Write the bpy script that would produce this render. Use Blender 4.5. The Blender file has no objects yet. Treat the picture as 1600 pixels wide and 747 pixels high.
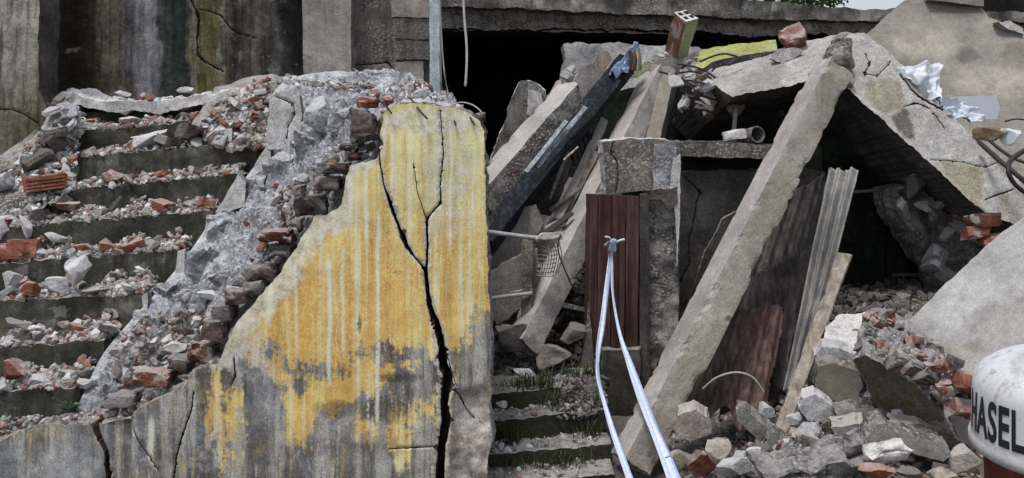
import bpy, math, random
import numpy as np
from mathutils import Vector, Matrix, Euler
from mathutils.geometry import delaunay_2d_cdt

random.seed(7)
RNG = np.random.default_rng(7)
SC = bpy.context.scene
COL = SC.collection

# ------------------------------------------------------------------ camera, sky, sun, exposure
FPX, EYE, HORIZON = 1500.0, 1.8, 200.0          # focal length in photo pixels, eye height, horizon row
cam_d = bpy.data.cameras.new('camera'); cam = bpy.data.objects.new('camera', cam_d); COL.objects.link(cam)
cam_d.sensor_width = 36.0; cam_d.lens = 36.0 * FPX / 1600.0
cam_d.shift_y = -(373.5 - HORIZON) / 1600.0
cam_d.clip_start = 0.05; cam_d.clip_end = 2000.0
cam.location = (0, 0, EYE); cam.rotation_euler = (math.radians(90), 0, 0)
SC.camera = cam

SUN_ELEV, SUN_ROT = math.radians(70), math.radians(212)      # soft light through cloud, high, from behind the camera
world = bpy.data.worlds.new('World'); SC.world = world; world.use_nodes = True
wn = world.node_tree; wn.nodes.clear()
w_out = wn.nodes.new('ShaderNodeOutputWorld'); w_bg = wn.nodes.new('ShaderNodeBackground')
w_sky = wn.nodes.new('ShaderNodeTexSky'); w_sky.sky_type = 'NISHITA'; w_sky.sun_disc = False
w_sky.sun_elevation = SUN_ELEV; w_sky.sun_rotation = SUN_ROT; w_sky.air_density = 1.0; w_sky.dust_density = 1.5
w_hs = wn.nodes.new('ShaderNodeHueSaturation'); w_hs.inputs['Saturation'].default_value = 0.42
wn.links.new(w_sky.outputs[0], w_hs.inputs['Color']); wn.links.new(w_hs.outputs[0], w_bg.inputs[0])
w_bg.inputs[1].default_value = 0.085
wn.links.new(w_bg.outputs[0], w_out.inputs[0])
sun_d = bpy.data.lights.new('sun', 'SUN'); sun = bpy.data.objects.new('sun', sun_d); COL.objects.link(sun)
sun_d.energy = 1.5; sun_d.angle = math.radians(16); sun_d.color = (1.0, 0.965, 0.92)
_sd = Vector((math.sin(SUN_ROT) * math.cos(SUN_ELEV), math.cos(SUN_ROT) * math.cos(SUN_ELEV), math.sin(SUN_ELEV)))
sun.rotation_euler = _sd.to_track_quat('Z', 'Y').to_euler()
SC.view_settings.view_transform = 'Standard'; SC.view_settings.look = 'None'
SC.view_settings.gamma = 1.0; SC.view_settings.exposure = 0.70; SC.view_settings.use_curve_mapping = False
SC.render.engine = 'CYCLES'
SC.cycles.max_bounces = 5; SC.cycles.diffuse_bounces = 3; SC.cycles.glossy_bounces = 2
SC.cycles.use_denoising = True

# ------------------------------------------------------------------ helpers: maths
def P(px, py, Y):
    """photo pixel at distance Y -> point of the place"""
    return Vector(((px - 800.0) / FPX * Y, Y, EYE - (py - HORIZON) / FPX * Y))

def Pa(px, py, Y):
    return np.stack([(px - 800.0) / FPX * Y, Y, EYE - (py - HORIZON) / FPX * Y], axis=-1)

def _hash(i, j, k, s):
    h = (i.astype(np.int64) * 374761393 + j.astype(np.int64) * 668265263 + k.astype(np.int64) * 2147483647 + s * 974634607) & 0xFFFFFFFF
    h = ((h ^ (h >> 13)) * 1274126177) & 0xFFFFFFFF
    h = ((h ^ (h >> 16)) * 2246822519) & 0xFFFFFFFF
    return ((h ^ (h >> 15)) & 0xFFFFFF) / float(0xFFFFFF) * 2 - 1

def vnoise(p, seed=0):
    p = np.asarray(p, float); f = np.floor(p); i = f.astype(np.int64); t = p - f; t = t * t * (3 - 2 * t)
    r = 0
    for dx in (0, 1):
        for dy in (0, 1):
            for dz in (0, 1):
                w = (t[..., 0] if dx else 1 - t[..., 0]) * (t[..., 1] if dy else 1 - t[..., 1]) * (t[..., 2] if dz else 1 - t[..., 2])
                r = r + w * _hash(i[..., 0] + dx, i[..., 1] + dy, i[..., 2] + dz, seed)
    return r

def fbm(p, scale=1.0, octv=4, seed=0, gain=0.5):
    p = np.asarray(p, float) * scale; a = 1.0; r = 0; tot = 0
    for o in range(octv):
        r = r + a * vnoise(p + o * 17.3, seed + o); tot += a; a *= gain; p = p * 2.03
    return r / tot

def vfbm(p, scale, octv, seed):
    return np.stack([fbm(p, scale, octv, seed + 11 * c) for c in range(3)], axis=-1)

def inside(px, py, poly):
    x = np.asarray(px, float); y = np.asarray(py, float); c = np.zeros(x.shape, bool); n = len(poly)
    for a in range(n):
        x0, y0 = poly[a]; x1, y1 = poly[(a + 1) % n]
        if y0 == y1: continue
        m = ((y0 > y) != (y1 > y)) & (x < (x1 - x0) * (y - y0) / (y1 - y0) + x0)
        c ^= m
    return c

def segdist(px, py, a, b):
    ax, ay = a[0], a[1]; bx, by = b[0], b[1]
    dx, dy = bx - ax, by - ay; L = dx * dx + dy * dy + 1e-9
    t = np.clip(((px - ax) * dx + (py - ay) * dy) / L, 0, 1)
    return np.hypot(px - ax - t * dx, py - ay - t * dy), t

def sdpoly(px, py, poly):
    d = np.full(np.shape(px), 1e9)
    for a in range(len(poly)):
        d = np.minimum(d, segdist(px, py, poly[a], poly[(a + 1) % len(poly)])[0])
    return np.where(inside(px, py, poly), d, -d)          # positive inside

def sstep(a, b, x):
    t = np.clip((x - a) / (b - a), 0, 1); return t * t * (3 - 2 * t)

def lin(h):
    h = h.lstrip('#'); r = []
    for k in (0, 2, 4):
        v = int(h[k:k + 2], 16) / 255.0
        r.append(v / 12.92 if v <= 0.04045 else ((v + 0.055) / 1.055) ** 2.4)
    return r

KA = 1.45
def A(h, k=None):
    return tuple(min(0.85, v * (KA if k is None else k)) for v in lin(h)) + (1.0,)

# ------------------------------------------------------------------ helpers: objects
def tag(o, label=None, cat=None, group=None, kind=None):
    if label: o['label'] = label
    if cat: o['category'] = cat; o['kind'] = 'thing'
    if group: o['group'] = group
    if kind: o['kind'] = kind
    return o

def attach(o, parent):
    if parent is not None:
        o.parent = parent
        o.matrix_parent_inverse = parent_world(parent).inverted()
    return o

def parent_world(p):
    m = Matrix.LocRotScale(p.location, p.rotation_euler, p.scale)
    if p.parent is not None: m = parent_world(p.parent) @ p.matrix_parent_inverse @ m
    return m

def empty(name, loc):
    o = bpy.data.objects.new(name, None); COL.objects.link(o); o.location = loc; o.empty_display_size = 0.1
    return o

def mesh_data(name, verts, faces, mats=(), mi=None, smooth=None, attrs=None, colors=None):
    """faces: list of index tuples or arrays (tri or quad)"""
    me = bpy.data.meshes.new(name)
    verts = np.asarray(verts, np.float32)
    if isinstance(faces, np.ndarray): faces = [faces]
    if len(faces) and isinstance(faces[0], np.ndarray):
        groups = [f for f in faces if len(f)]
        loops = np.concatenate([g.ravel() for g in groups]).astype(np.int32)
        tot = np.concatenate([np.full(len(g), g.shape[1], np.int32) for g in groups])
    else:
        loops = np.array([i for f in faces for i in f], np.int32); tot = np.array([len(f) for f in faces], np.int32)
    start = np.concatenate([[0], np.cumsum(tot)[:-1]]).astype(np.int32)
    me.vertices.add(len(verts)); me.vertices.foreach_set('co', verts.ravel())
    me.loops.add(len(loops)); me.loops.foreach_set('vertex_index', loops)
    me.polygons.add(len(tot)); me.polygons.foreach_set('loop_start', start)
    for m in mats: me.materials.append(m)
    if mi is not None: me.polygons.foreach_set('material_index', np.asarray(mi, np.int32))
    sm = np.zeros(len(tot), bool) if smooth is None else (np.full(len(tot), smooth) if isinstance(smooth, bool) else np.asarray(smooth, bool))
    me.polygons.foreach_set('use_smooth', sm)
    for k, v in (attrs or {}).items():
        at = me.attributes.new(k, 'FLOAT', 'POINT'); at.data.foreach_set('value', np.asarray(v, np.float32))
    for k, v in (colors or {}).items():
        at = me.attributes.new(k, 'FLOAT_COLOR', 'POINT'); at.data.foreach_set('color', np.asarray(v, np.float32).ravel())
    me.update(calc_edges=True); me.validate()
    return me

def link(name, me, parent=None):
    o = bpy.data.objects.new(name, me); COL.objects.link(o)
    if parent is not None: attach(o, parent)
    return o

# ------------------------------------------------------------------ helpers: materials
class NT:
    def __init__(s, name):
        s.m = bpy.data.materials.new(name); s.m.use_nodes = True; s.t = s.m.node_tree; s.t.nodes.clear()
        s.out = s.t.nodes.new('ShaderNodeOutputMaterial'); s.b = s.t.nodes.new('ShaderNodeBsdfPrincipled')
        s.t.links.new(s.b.outputs[0], s.out.inputs[0])
    def n(s, k): return s.t.nodes.new(k)
    def put(s, sock, v):
        if isinstance(v, bpy.types.NodeSocket): s.t.links.new(v, sock)
        elif v is not None:
            if hasattr(sock.default_value, '__len__') and not hasattr(v, '__len__'): v = (v,) * len(sock.default_value)
            sock.default_value = v
    def noise(s, vec, scale, detail=5.0, rough=0.6, dist=0.0):
        x = s.n('ShaderNodeTexNoise'); s.put(x.inputs['Vector'], vec); s.put(x.inputs['Scale'], scale)
        s.put(x.inputs['Detail'], detail); s.put(x.inputs['Roughness'], rough); s.put(x.inputs['Distortion'], dist)
        return x.outputs['Fac']
    def voro(s, vec, scale, feat='F1', out='Distance', rand=1.0):
        x = s.n('ShaderNodeTexVoronoi'); x.feature = feat; s.put(x.inputs['Vector'], vec); s.put(x.inputs['Scale'], scale)
        s.put(x.inputs['Randomness'], rand); return x.outputs[out]
    def ramp(s, fac, stops, interp='LINEAR'):
        x = s.n('ShaderNodeValToRGB'); s.put(x.inputs[0], fac); e = x.color_ramp.elements; x.color_ramp.interpolation = interp
        while len(e) < len(stops): e.new(0.5)
        for k, (p, c) in enumerate(stops):
            e[k].position = p; e[k].color = c if hasattr(c, '__len__') else (c, c, c, 1)
        return x.outputs[0]
    def mix(s, fac, a, b, mode='MIX'):
        x = s.n('ShaderNodeMix'); x.data_type = 'RGBA'; x.blend_type = mode; x.clamp_factor = True
        s.put(x.inputs[0], fac); s.put(x.inputs[6], a); s.put(x.inputs[7], b); return x.outputs[2]
    def math(s, op, a, b=None, c=None):
        x = s.n('ShaderNodeMath'); x.operation = op; s.put(x.inputs[0], a); s.put(x.inputs[1], b)
        if c is not None: s.put(x.inputs[2], c)
        return x.outputs[0]
    def rng(s, v, a, b, c, d):
        x = s.n('ShaderNodeMapRange'); s.put(x.inputs[0], v)
        for k, q in zip((1, 2, 3, 4), (a, b, c, d)): s.put(x.inputs[k], q)
        return x.outputs[0]
    def mapping(s, vec, scale=(1, 1, 1), rot=(0, 0, 0)):
        x = s.n('ShaderNodeMapping'); s.put(x.inputs['Vector'], vec); x.inputs['Scale'].default_value = scale; x.inputs['Rotation'].default_value = rot
        return x.outputs[0]
    def coords(s, per_object=False):
        tc = s.n('ShaderNodeTexCoord'); v = tc.outputs['Object']
        if per_object:
            oi = s.n('ShaderNodeObjectInfo'); vm = s.n('ShaderNodeVectorMath'); vm.operation = 'MULTIPLY_ADD'
            cb = s.n('ShaderNodeCombineXYZ')
            for k in range(3): s.put(cb.inputs[k], s.math('MULTIPLY', oi.outputs['Random'], 31.7 + 17 * k))
            vm.inputs[1].default_value = (1, 1, 1); s.put(vm.inputs[0], v); s.put(vm.inputs[2], cb.outputs[0]); v = vm.outputs[0]
            s.rand = oi.outputs['Random']
        return v
    def attr(s, name, out='Fac'):
        x = s.n('ShaderNodeAttribute'); x.attribute_name = name; return x.outputs[out]
    def upness(s):
        g = s.n('ShaderNodeNewGeometry'); x = s.n('ShaderNodeSeparateXYZ'); s.put(x.inputs[0], g.outputs['Normal']); return x.outputs['Z']
    def bump(s, h, strength, dist=0.01, normal=None):
        x = s.n('ShaderNodeBump'); s.put(x.inputs['Height'], h); x.inputs['Strength'].default_value = strength; x.inputs['Distance'].default_value = dist
        if normal is not None: s.put(x.inputs['Normal'], normal)
        return x.outputs[0]
    def finish(s, color, rough=0.92, normal=None, spec=0.25, metal=0.0):
        s.put(s.b.inputs['Base Color'], color); s.put(s.b.inputs['Roughness'], rough); s.put(s.b.inputs['Specular IOR Level'], spec)
        s.put(s.b.inputs['Metallic'], metal)
        if normal is not None: s.put(s.b.inputs['Normal'], normal)
        return s.m

def weathered(name, dark, mid, light, scale=2.5, per_object=False, streak=None, moss=None, dust=None, grain=1.0, bump=0.6, bdist=0.012,
              patch=None, vcol=False, pits=0.5, agg=0.0, rough=0.93, vary=0.0, spots=None, spec=0.08):
    t = NT(name); v = t.coords(per_object)
    n1 = t.noise(v, scale, 7, 0.62, 0.3)
    if vcol:
        c = t.attr('Col', 'Color')
        c = t.mix(t.rng(n1, 0.3, 0.7, 0, 0.55), c, t.mix(1.0, c, (1.32, 1.31, 1.30, 1), 'MULTIPLY'))
        c = t.mix(t.rng(t.noise(v, scale * 2.3, 6, 0.7), 0.5, 0.75, 0, 0.6), c, t.mix(1.0, c, (0.5, 0.5, 0.5, 1), 'MULTIPLY'))
    else:
        c = t.ramp(n1, [(0.28, dark), (0.5, mid), (0.72, light)])
    n2 = t.noise(v, scale * 9, 6, 0.68)
    c = t.mix(0.55 * grain, c, t.ramp(n2, [(0.32, 0.24), (0.5, 0.50), (0.68, 0.80)]), 'OVERLAY')
    n3 = t.noise(v, scale * 55, 4, 0.7)
    c = t.mix(0.75 * grain, c, t.ramp(n3, [(0.36, 0.22), (0.5, 0.48), (0.64, 0.82)]), 'OVERLAY')
    n4 = t.noise(v, scale * 20, 3, 0.5)
    c = t.mix(t.ramp(n4, [(0.60, 0.0), (0.68, 0.42 * grain)]), c, t.mix(1.0, c, (0.42, 0.41, 0.4, 1), 'MULTIPLY'))
    c = t.mix(t.ramp(n4, [(0.32, 0.45 * grain), (0.39, 0.0)]), c, t.mix(1.0, c, (1.45, 1.45, 1.45, 1), 'MULTIPLY'))
    hagg = None
    if agg:
        am = t.ramp(t.noise(v, scale * 1.3, 6, 0.65, 0.4), [(0.44, 0.0), (0.54, agg)])
        cell = t.voro(v, 55.0, out='Color'); dst = t.voro(v, 55.0)
        peb = t.mix(1.0, t.ramp(cell, [(0.15, A('#4f4c4a')), (0.5, A('#85817d')), (0.85, A('#b3afaa'))]), t.ramp(dst, [(0.25, 1.0), (0.6, 0.35)]), 'MULTIPLY')
        c = t.mix(am, c, peb); hagg = t.math('MULTIPLY', am, t.ramp(dst, [(0.0, 1.0), (0.6, 0.0)]))
    if patch:
        pm = t.ramp(t.noise(v, patch[1], 8, 0.65, 0.6), [(patch[2], 0.0), (patch[2] + 0.05, 1.0)])
        c = t.mix(t.math('MULTIPLY', pm, patch[3]), c, patch[0])
    if streak:
        sv = t.mapping(v, (7.0, 7.0, 0.45))
        sm = t.ramp(t.noise(sv, streak[2] if len(streak) > 2 else 1.5, 6, 0.65, 0.2), [(0.48, 0.0), (0.66, 1.0)])
        c = t.mix(t.math('MULTIPLY', sm, streak[1]), c, streak[0])
    if moss:
        mm = t.ramp(t.noise(v, moss[2] if len(moss) > 2 else 3.0, 8, 0.7, 0.5), [(0.47, 0.0), (0.62, 1.0)])
        c = t.mix(t.math('MULTIPLY', mm, moss[1]), c, moss[0])
    if spots:
        sp = t.ramp(t.voro(v, spots[1]), [(0.10, 1.0), (0.22, 0.0)])
        gate = t.ramp(t.noise(v, scale * 4, 3), [(0.52, 0.0), (0.58, 1.0)])
        c = t.mix(t.math('MULTIPLY', t.math('MULTIPLY', sp, gate), spots[2]), c, spots[0])
    if vary and per_object:
        k = t.rng(t.rand, 0, 1, 1 - vary, 1 + vary)
        hs = t.n('ShaderNodeHueSaturation'); t.put(hs.inputs['Color'], c); t.put(hs.inputs['Value'], k); c = hs.outputs[0]
    if dust:
        um = t.rng(t.upness(), 0.25, 0.85, 0, 1)
        dn = t.rng(t.noise(v, scale * 6, 6, 0.7), 0.3, 0.6, 0.35, 1)
        c = t.mix(t.math('MULTIPLY', t.math('MULTIPLY', um, dn), dust[1]), c, dust[0])
    h = t.math('ADD', t.math('MULTIPLY', n2, 1.0), t.math('MULTIPLY', n3, 0.35))
    if pits:
        pv = t.ramp(t.voro(v, scale * 26), [(0.0, 0.0), (0.28, 1.0)])
        h = t.math('ADD', h, t.math('MULTIPLY', pv, 0.35 * pits))
    if hagg is not None: h = t.math('ADD', h, t.math('MULTIPLY', hagg, 0.9))
    return t.finish(c, rough, t.bump(h, bump, bdist), spec)

M = {}
DUST = A('#a3a09f')
M['concrete'] = weathered('concrete', A('#5f5c59'), A('#807c78'), A('#9b9793'), 2.2, grain=.6, patch=(A('#67615b'), 2.5, .55, .6), dust=(DUST, .5), streak=(A('#4a4846'), .35))
M['concrete_pale'] = weathered('concrete_pale', A('#77746f'), A('#938f8a'), A('#aaa7a4'), 2.0, grain=.5, patch=(A('#7a756f'), 1.6, .54, .45), dust=(DUST, .3))
M['concrete_brown'] = weathered('concrete_brown', A('#5c574f'), A('#767068'), A('#8a847b'), 1.6, patch=(A('#6b6357'), 1.6, .52, .55), bump=.4, grain=.45)
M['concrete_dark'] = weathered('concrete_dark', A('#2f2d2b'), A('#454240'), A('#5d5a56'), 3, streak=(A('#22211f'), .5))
M['concrete_stained'] = weathered('concrete_stained', A('#44413e'), A('#5f5c58'), A('#7b7873'), 2.6, grain=.7, agg=.5, streak=(A('#33312f'), .6), patch=(A('#8a8782'), 2.2, .6, .7))
M['plaster_white'] = weathered('plaster_white', A('#8b8988'), A('#a9a7a6'), A('#c2c0be'), 3, patch=(A('#79736c'), 3, .58, .7), bump=.5)
M['mortar'] = weathered('mortar', A('#6c6d71'), A('#999ba0'), A('#bcbec4'), 6, grain=1.0, agg=.55, bump=.9, bdist=.016, pits=1.0, dust=(A('#c4c7cd'), .6))
M['core'] = weathered('core', A('#575452'), A('#827e7a'), A('#a5a19d'), 5, agg=.8, grain=1.0, bump=.9, bdist=.014, pits=1.0, patch=(A('#6a4a42'), 5, .6, .5))
M['core_dark'] = weathered('core_dark', A('#2f2d2c'), A('#4f4b49'), A('#6c6764'), 6, bump=.9, bdist=.014, pits=1.0)
M['void'] = weathered('void', A('#151414'), A('#211f1e'), A('#302d2c'), 2.0, bump=.4, dust=(A('#35322f'), .5))  # near-black base carries the shade of the deep interiors
M['crack_inside'] = weathered('crack_inside', A('#2a2422'), A('#473c37'), A('#655a53'), 9, bump=.8, bdist=.01)  # bare masonry inside cracks, darkened to paint in their shade
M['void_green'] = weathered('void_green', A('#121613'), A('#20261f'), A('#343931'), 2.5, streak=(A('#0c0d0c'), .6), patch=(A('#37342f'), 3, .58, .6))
M['column_moss'] = weathered('column_moss', A('#6b6861'), A('#868279'), A('#9b968d'), 2.4, grain=.6, bump=.5, patch=(A('#8f8a83'), 1.3, .53, .85), moss=(A('#75725f'), .3, 5), spots=(A('#4a4d45'), 9, .7))
M['column_face'] = weathered('column_face', A('#716c69'), A('#8a8582'), A('#9d9996'), 2.2, grain=.5, bump=.5, streak=(A('#77736e'), .4))
M['patchy_slab'] = weathered('patchy_slab', A('#7f7c77'), A('#a09d98'), A('#b0ada9'), 2.0, bump=.5, grain=.55, patch=(A('#7f7a69'), 1.3, .54, .9), spots=(A('#5c5954'), 7, .4))
M['lime'] = weathered('lime', A('#6f7048'), A('#858955'), A('#959968'), 2.5, patch=(A('#8c8a7c'), 4, .54, .85), bump=.5)
M['pale_green'] = weathered('pale_green', A('#6b7355'), A('#828a69'), A('#98a07f'), 3, patch=(A('#8c8a80'), 5, .55, .8), bump=.5)
M['step'] = weathered('step', A('#2b2b27'), A('#464540'), A('#6d6c66'), 3.4, moss=(A('#2c3024'), .5, 2.6), streak=(A('#1b1b19'), .6), patch=(A('#77756f'), 5, .6, .7), dust=(A('#8d8a88'), .95), spots=(A('#77756e'), 20, .5))
M['step_grass'] = weathered('step_grass', A('#1f1e19'), A('#302f28'), A('#454339'), 3, moss=(A('#272d1c'), .6, 3), dust=(A('#8d8b88'), .95))
M['stone'] = weathered('stone', A('#6d6d6f'), A('#989799'), A('#bebec0'), 6, True, bump=.8, bdist=.009, vary=.25, dust=(A('#b0afae'), .6), patch=(A('#77685f'), 4, .62, .5))
M['stone_dark'] = weathered('stone_dark', A('#3c3a38'), A('#575350'), A('#75706c'), 6, True, bump=.8, bdist=.009, vary=.25, dust=(A('#8d8a87'), .5))
M['stone_pink'] = weathered('stone_pink', A('#5f5650'), A('#807770'), A('#9c948c'), 6, True, bump=.8, bdist=.009, vary=.2, dust=(A('#a9a5a0'), .6))
M['brick'] = weathered('brick', A('#493029'), A('#644339'), A('#7c5a4d'), 7, True, bump=.8, bdist=.009, vary=.28, dust=(A('#a09894'), .8), patch=(A('#8d8582'), 7, .54, .85))
M['brick_orange'] = weathered('brick_orange', A('#5a372b'), A('#784d3e'), A('#906654'), 7, True, bump=.8, bdist=.009, vary=.2, dust=(A('#a39892'), .7), patch=(A('#857068'), 7, .56, .75))
M['brick_mauve'] = weathered('brick_mauve', A('#3d3331'), A('#564845'), A('#6c625f'), 7, True, bump=.9, bdist=.014, vary=.25, dust=(A('#8f8c8b'), .7), patch=(A('#7a7674'), 6, .48, .85))
M['crumbs'] = weathered('crumbs', A('#55504d'), A('#837e7b'), A('#a8a5a3'), 14, bump=.9, bdist=.01, patch=(A('#834a3a'), 9, .58, .9), dust=(A('#a5a3a3'), .3))
M['crumbs_dark'] = weathered('crumbs_dark', A('#2c2927'), A('#4b4744'), A('#6b6764'), 14, bump=.9, bdist=.01)
M['crumbs_mixed'] = weathered('crumbs_mixed', None, None, None, 14, vcol=True, bump=.9, bdist=.01, dust=(A('#b0afb0'), .25))
M['masonry_face'] = weathered('masonry_face', A('#39352e'), A('#4d483f'), A('#625c51'), 3, bump=.4)  # brown face, with the shade of its downward tilt added to the colour
M['mortar_grey'] = weathered('mortar_grey', A('#5a5857'), A('#7d7b7a'), A('#9f9d9b'), 6, agg=.9, bump=.9, bdist=.014, pits=1.0, dust=(A('#a5a4a4'), .35), patch=(A('#7d6a63'), 6, .6, .5))
M['ground'] = weathered('ground', A('#2e2b29'), A('#47423f'), A('#645f5b'), 3.5, bump=.9, bdist=.014, pits=1.0, dust=(A('#837f7b'), .4), patch=(A('#33322b'), 2, .58, .6))
M['soil'] = weathered('soil', A('#211e1b'), A('#36322e'), A('#4b4641'), 5, bump=.9, bdist=.014)
M['stain_wall'] = weathered('stain_wall', None, None, None, 3.0, vcol=True, bump=.6, streak=(A('#12110f'), .65, 3.2), patch=(A('#6b6966'), 5, .62, .45), spots=(A('#77746d'), 16, .35))
M['slab_paint'] = weathered('slab_paint', None, None, None, 2.4, vcol=True, bump=.7, grain=.8, pits=1.0, agg=.12, streak=(A('#6b6763'), .3, 2.0))
M['slab_smooth'] = weathered('slab_smooth', None, None, None, 2.4, vcol=True, bump=.45, grain=.45, spots=(A('#6b6560'), 9, .35))
M['panel_grime'] = weathered('panel_grime', None, None, None, 3.0, vcol=True, bump=.5, streak=(A('#1f1f1e'), .25))

def wood(name, dark, mid, light, rot=(0, 0, 0), per_object=True, rough=.75, spec=.25, stretch=(28, 28, 1.2), bump=.4):
    t = NT(name); v = t.coords(per_object); v2 = t.mapping(v, stretch, rot)
    n = t.noise(v2, 1.0, 7, .65, .4); c = t.ramp(n, [(.3, dark), (.5, mid), (.72, light)])
    n2 = t.noise(v, 5, 6, .7); c = t.mix(.7, c, t.ramp(n2, [(.3, .3), (.5, .5), (.72, .75)]), 'OVERLAY')
    n3 = t.noise(v, 60, 4, .7); c = t.mix(.4, c, t.ramp(n3, [(.3, .3), (.7, .72)]), 'OVERLAY')
    return t.finish(c, rough, t.bump(t.math('ADD', n, t.math('MULTIPLY', n3, .3)), bump, .006), spec)
M['door_wood'] = wood('door_wood', A('#231714'), A('#3f2c28'), A('#62504a'), bump=.5)
M['plank_wood'] = wood('plank_wood', A('#544c44'), A('#7d746a'), A('#9a9187'), rot=(0, math.radians(22), 0))
M['rust_sheet'] = wood('rust_sheet', A('#362725'), A('#56443f'), A('#74645e'), rot=(0, math.radians(20), 0), bump=.3)
M['dark_sheet'] = wood('dark_sheet', A('#262322'), A('#3b3635'), A('#55504e'), rot=(0, math.radians(10), 0), bump=.3)
M['zinc'] = weathered('zinc', A('#53514f'), A('#716f6c'), A('#908e8a'), 3, grain=.6, streak=(A('#55565a'), .6, 2.5), bump=.3, pits=0, rough=.6, spec=.3, spots=(A('#4a4a4b'), 14, .4))
M['blue_steel'] = wood('blue_steel', A('#0f1114'), A('#191c21'), A('#333941'), rot=(0, math.radians(38), 0), rough=.7, spec=.1, bump=.3)
M['steel_reflection'] = wood('steel_reflection', A('#3c434a'), A('#636b73'), A('#8d959c'), rot=(0, math.radians(38), 0), rough=.5, spec=.5)

def plain(name, c, rough=.7, spec=.3, metal=0.0, var=.4, scale=20):
    t = NT(name); v = t.coords(True); n = t.noise(v, scale, 5, .65)
    cc = t.mix(var, c, t.ramp(n, [(.3, .25), (.5, .5), (.7, .78)]), 'OVERLAY')
    return t.finish(cc, rough, t.bump(n, .25, .004), spec, metal)
M['wire'] = plain('wire', A('#2b2826'), .6)
M['rebar'] = plain('rebar', A('#5a504a'), .8)
M['cable_white'] = plain('cable_white', A('#c0c2c4', 1.1), .5)
M['pipe_grey'] = plain('pipe_grey', A('#8a8885'), .6)
M['post_paint'] = weathered('post_paint', A('#76807f'), A('#99a2a4'), A('#b4bbbe'), 4, streak=(A('#6a6f6e'), .5), bump=.3, pits=0)
M['plastic_white'] = plain('plastic_white', A('#c9d0d8', 1.05), .4, .5, var=.2, scale=6)
M['plastic_blue'] = plain('plastic_blue', A('#98a5bb', 1.2), .35, .5, var=.4)
M['mesh_grey'] = plain('mesh_grey', A('#77726d'), .8)
M['leaf'] = plain('leaf', A('#3a4a26'), .6, var=.9, scale=3)
M['leaf_pale'] = plain('leaf_pale', A('#5d7050'), .6, var=.6, scale=3)
M['grass'] = plain('grass', A('#38402a'), .7, var=.9, scale=5)
M['bark'] = plain('bark', A('#3a3028'), .9)
M['bag_brown'] = weathered('bag_brown', A('#4a3f33'), A('#6a5b49'), A('#8f8577'), 6, bump=.6, pits=0)

# ------------------------------------------------------------------ helpers: shapes
def plane_fit(pts, Y):
    px = np.array([p[0] for p in pts], float); py = np.array([p[1] for p in pts], float)
    if np.isscalar(Y): return (1.0 / Y, 0.0, 0.0)
    iv = 1.0 / np.array(Y, float); B = np.stack([np.ones_like(px), px, py], 1)
    return tuple(np.linalg.lstsq(B, iv, rcond=None)[0])

def densify(poly, h, jag, seed):
    out = []; n = len(poly)
    for a in range(n):
        p = np.array(poly[a], float); q = np.array(poly[(a + 1) % n], float); L = np.hypot(*(q - p)); k = max(1, int(round(L / h)))
        nrm = np.array([-(q - p)[1], (q - p)[0]]) / (L + 1e-9)
        for s in range(k):
            r = p + (q - p) * s / k
            w = jag if s else jag * .4
            out.append((r[0], r[1], nrm[0], nrm[1], w))
    o = np.array(out); d = fbm(np.stack([o[:, 0] * .06, o[:, 1] * .06, 0 * o[:, 0] + 3.1], 1), 1.0, 5, seed, .65) * o[:, 4] * 2.2 + (RNG.random(len(o)) - .5) * o[:, 4] * .7
    return [tuple(q) for q in o[:, :2] + o[:, 2:4] * d[:, None]]

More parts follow.
